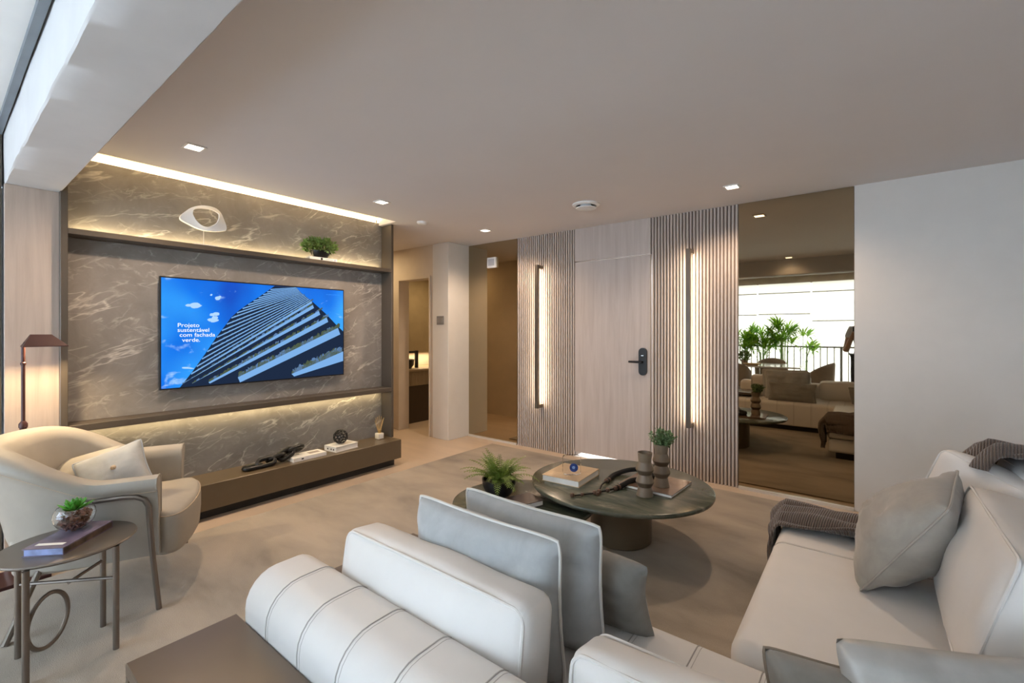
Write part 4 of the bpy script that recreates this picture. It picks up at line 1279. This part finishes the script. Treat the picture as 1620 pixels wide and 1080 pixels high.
# ------------------------------------------------------------------ balcony (seen in the tall mirror)
struct('wall_balcony_front', MB().box(-4.6, -2.95, 2.41, 1.6, -2.80, 2.64), M_dchair)
for x0, x1, zb_, lab in ((-3.9, -1.98, 1.725, 'white roller blind seen in the tall mirror, left of the middle one'), (-1.95, -0.96, 1.735, 'white roller blind seen in the tall mirror above the palms'), (-0.93, 1.0, 1.58, 'white roller blind seen in the tall mirror, hanging lowest beside the photographer')):
    t = thing('roller_blind', lab, 'blind', ((x0+x1)/2, -2.76, 0), 0, 'balcony roller blinds')
    w = (x1-x0)/2
    MB().box(-w, -0.001, zb_, w, 0.001, 2.41).build('cloth', M_blind, t, False)  # cloth above the roller replaces a solid lintel, backlit so it shows bright
    MB().tube([(-w, 0, zb_), (w, 0, zb_)], 0.010, 8).build('hem_bar', M_rail, t)
    MB().tube([(-w, 0.012, 2.20), (w, 0.012, 2.20)], 0.010, 8).build('roller', M_rail, t)
t = thing('balcony_railing', 'bronze metal balcony railing with thin uprights seen in the tall mirror', 'railing', (-0.6, -2.86, FZ))
MB().bevel(-3.6, -0.025, 1.02, 3.6, 0.025, 1.055, 0.003, 1).build('top_rail', M_rail, t, False)
MB().box(-3.6, -0.012, 0.08, 3.6, 0.012, 0.11).build('bottom_rail', M_rail, t, False)
p0 = None
for k in range(60):
    x = -3.55 + k*0.12
    big = k % 9 == 4
    if big:
        MB().box(x-0.022, -0.022, 0.0, x+0.022, 0.022, 1.02).build('post', M_rail, t, False)
        continue
    if p0 is None:
        p0 = MB().box(-0.010, -0.010, 0.11, 0.010, 0.010, 1.02).build('baluster', M_rail, t, False)
        p0.location.x = x
    else:
        p = p0.copy()
        p.location.x = x
        C.objects.link(p)
M_pot = mat('grey_planter', (0.25, 0.23, 0.21), 0.7)
for k, (x, y, hh, seed) in enumerate(((-2.15, -2.35, 1.52, 1), (-1.80, -2.42, 1.50, 2), (-1.40, -2.38, 1.66, 3), (-1.08, -2.62, 1.45, 4))):
    t = thing('potted_palm', ['fan leaved palm with yellowish tips, leftmost in the mirror reflection', 'fan leaved palm second from the left in the mirror reflection', 'tallest fan leaved palm in the mirror reflection', 'palm with one low frond at the railing in the mirror'][k], 'plant', (x, y, FZ), 0, 'balcony palms')
    MB().lathe([(0.001, 0), (0.13, 0), (0.16, 0.30), (0.15, 0.30), (0.14, 0.27), (0.001, 0.27)], 20).build('pot', M_pot, t)
    r_ = random.Random(seed)
    for j in range(17 if k < 3 else 5):
        a = r_.uniform(0, 2*PI)
        zt_ = hh - r_.uniform(0.0, 0.42)
        rr_ = r_.uniform(0.08, 0.26)
        hub = Vector((math.cos(a)*rr_, math.sin(a)*rr_, zt_-0.14))
        m = MB().tube([(math.cos(a)*0.05, math.sin(a)*0.05, 0.26), (math.cos(a)*0.07, math.sin(a)*0.07, zt_-0.40), hub], 0.006, 6)
        m.build('stem', M_palm, t)
        m = MB()
        for q in range(13):
            b_ = R(-110 + 220*q/12)
            out_ = Vector((math.cos(a), math.sin(a), 0))
            sd = Vector((-math.sin(a), math.cos(a), 0))
            d_ = (out_*math.cos(b_)*0.8 + sd*math.sin(b_) + Vector((0, 0, 0.75*math.cos(b_)+0.1))).normalized()
            L = r_.uniform(0.30, 0.44)
            w_ = d_.cross(Vector((0, 0, 1))).normalized()*0.021
            e1, e2, e3 = hub, hub+d_*L*0.5+Vector((0, 0, 0.01)), hub+d_*L+Vector((0, 0, -0.05))
            m.add([e1-w_*0.3, e2-w_, e3, e2+w_, e1+w_*0.3, e2+Vector((0, 0, -0.006))], [(0, 1, 5), (1, 2, 5), (2, 3, 5), (3, 4, 5), (4, 0, 5)])
        m.build('leaf', M_palmleaf, t, False)
# dining table and chairs
t = thing('dining_table', 'white topped dining table on the balcony seen in the tall mirror', 'table', (-1.55, -1.05, FZ))
MB().bevel(-0.62, -0.45, 0.705, 0.62, 0.45, 0.735, 0.01, 2).build('tabletop', M_dtop, t, False)
MB().lathe([(0.26, 0), (0.26, 0.02), (0.09, 0.05), (0.07, 0.35), (0.10, 0.705)], 28).build('pedestal', M_taupemetal, t)
def dchair(lab, x, y, rz):
    t = thing('dining_chair', lab, 'chair', (x, y, FZ), rz, 'balcony dining chairs')
    puffbox((0.23, 0.22, 0.045), 0.03, 8, (0, 0, 0.012)).build('seat', M_dchair, t).location = (0, 0, 0.45)
    rings = []
    for i in range(25):
        a = R(-195 + 210*i/24)
        k = math.sin(PI*i/24)
        top = 0.58 + 0.24*k**0.7
        rings.append([((0.25+o)*math.cos(a), 0.02+(0.25+o)*math.sin(a), z) for o, z in ((0, 0.40), (0.03, 0.41), (0.045, top-0.02), (0.03, top), (0.012, top), (0.0, top-0.02))])
    MB().loft(rings).build('backrest', M_dchair, t, angle=50)
    for sx in (-1, 1):
        for sy in (-1, 1):
            MB().tube([(sx*0.17, sy*0.17, 0.42), (sx*0.21, sy*0.21, 0.0)], [0.014, 0.010], 8).build('leg', M_black, t)
    return t
dchair('taupe tub dining chair nearest the sofa end, at the left edge of the mirror', -1.95, -0.32, R(180))
dchair('taupe tub dining chair on the far side of the balcony table', -1.55, -1.75, R(0))
dchair('taupe tub dining chair at the right end of the balcony table', -0.72, -1.05, R(100))
t = thing('table_plant', 'small round leafy plant in a pot on the balcony dining table', 'plant', (-1.90, -1.0, FZ+0.735))
MB().lathe([(0.001, 0), (0.05, 0), (0.065, 0.08), (0.058, 0.08), (0.05, 0.06), (0.001, 0.06)], 18).build('pot', M_dchair, t)
m = MB()
leaf_cloud(m, (0, 0, 0.16), (0.11, 0.11, 0.09), 300, 0.035, 9)
m.build('foliage', M_leaf, t, False, kind='stuff')
t = thing('serving_board', 'round wooden serving board on the balcony dining table', 'board', (-1.72, -0.78, FZ+0.735))
MB().lathe([(0.001, 0), (0.10, 0), (0.15, 0.035), (0.14, 0.035), (0.095, 0.012), (0.001, 0.012)], 24).build('dish', M_reed, t)

# ------------------------------------------------------------------ photographer at the camera (seen in the mirror)
PP = thing('person', 'person in a pale shirt holding a camera, reflected at the tall mirror edge', 'person', (-0.02, -0.36, FZ))
J = {'pel': ((0, 0, 0.95), 0.15, None), 'sp1': ((0, 0.0, 1.12), 0.135, 'pel'), 'sp2': ((0, -0.01, 1.32), 0.155, 'sp1'), 'nk': ((0, 0.0, 1.47), 0.06, 'sp2'), 'hd0': ((0, 0.02, 1.55), 0.07, 'nk'), 'hd1': ((0, 0.02, 1.64), 0.098, 'hd0'), 'hd2': ((0, 0.01, 1.72), 0.085, 'hd1')}
for sx, n_ in ((-1, 'l'), (1, 'r')):
    J['sh'+n_] = ((sx*0.18, -0.01, 1.40), 0.07, 'sp2')
    J['el'+n_] = ((sx*0.26, 0.05, 1.05), 0.048, 'sh'+n_)
    J['wr'+n_] = ((sx*0.17-0.0, 0.24, 1.30), 0.032, 'el'+n_)
    J['pm'+n_] = ((sx*0.135, 0.27, 1.375), 0.034, 'wr'+n_)
    J['hp'+n_] = ((sx*0.10, 0, 0.90), 0.105, 'pel')
    J['kn'+n_] = ((sx*0.12, 0.02, 0.50), 0.065, 'hp'+n_)
    J['an'+n_] = ((sx*0.13, 0.0, 0.09), 0.042, 'kn'+n_)
    J['to'+n_] = ((sx*0.14, 0.14, 0.045), 0.038, 'an'+n_)
def skin(name, keys, edges, mt, parent, extra=0.0, lv=2):
    me = bpy.data.meshes.new(name)
    idx = {k: i for i, k in enumerate(keys)}
    me.from_pydata([J[k][0] for k in keys], [(idx[a], idx[b_]) for a, b_ in edges], [])
    o = bpy.data.objects.new(name, me)
    C.objects.link(o)
    o.parent = parent
    md = o.modifiers.new('skin', 'SKIN')
    for i, k in enumerate(keys):
        me.skin_vertices[0].data[i].radius = (J[k][1]+extra, J[k][1]+extra)
    me.skin_vertices[0].data[0].use_root = True
    su = o.modifiers.new('sub', 'SUBSURF')
    su.levels = lv
    su.render_levels = lv
    me.materials.append(mt)
    for p in me.polygons:
        p.use_smooth = True
    md.use_smooth_shade = True
    return o
keys = list(J)
skin('body', keys, [(J[k][2], k) for k in keys if J[k][2]], M_skin, PP)
k2 = ['sp1', 'pel', 'sp2', 'shl', 'shr']
J['ml'] = ((-0.215, 0.015, 1.24), 0.06, 'shl')
J['mr'] = ((0.215, 0.015, 1.24), 0.06, 'shr')
skin('shirt', k2+['ml', 'mr'], [('sp1', 'pel'), ('sp1', 'sp2'), ('sp2', 'shl'), ('sp2', 'shr'), ('shl', 'ml'), ('shr', 'mr')], M_shirt, PP, 0.016)
skin('trousers', ['pel', 'hpl', 'hpr', 'knl', 'knr', 'anl', 'anr'], [('pel', 'hpl'), ('pel', 'hpr'), ('hpl', 'knl'), ('hpr', 'knr'), ('knl', 'anl'), ('knr', 'anr')], M_jeans, PP, 0.013)
MB().lathe([(0.10, 0.0), (0.108, 0.05), (0.09, 0.10), (0.05, 0.125), (0.001, 0.13)], 18, (0, -0.012, 1.655)).build('hair', M_hair, PP)
m = MB()
m.lathe([(0.001, 0.02), (0.012, 0.012), (0.016, 0), (0.010, -0.012), (0.001, -0.015)], 8, (0, 0.118, 1.625))
m.build('nose', M_skin, PP)
for sx in (-1, 1):
    for f in range(4):
        z = 1.36 + 0.02*f
        MB().tube([(sx*0.12, 0.275, z), (sx*0.112, 0.315, z), (sx*0.085, 0.325, z+0.002)], [0.010, 0.0088, 0.0075], 8).build('finger', M_skin, PP)
    MB().tube([(sx*0.13, 0.25, 1.365), (sx*0.10, 0.235, 1.385), (sx*0.08, 0.235, 1.395)], [0.011, 0.010, 0.008], 8).build('thumb', M_skin, PP)
t = thing('photo_camera', 'black camera held by the person, right edge of the mirror', 'camera', (-0.10, -0.12, 1.385))
MB().bevel(-0.085, -0.03, -0.055, 0.085, 0.03, 0.05, 0.008, 2).bevel(-0.03, -0.03, 0.05, 0.03, 0.03, 0.075, 0.006, 2).build('body', M_black, t)
MB().lathe([(0.036, 0.03), (0.040, 0.032), (0.040, 0.085), (0.034, 0.085), (0.03, 0.06), (0.001, 0.055)], 24, M=Matrix.Rotation(R(-90), 4, 'X')).build('lens', M_black, t)
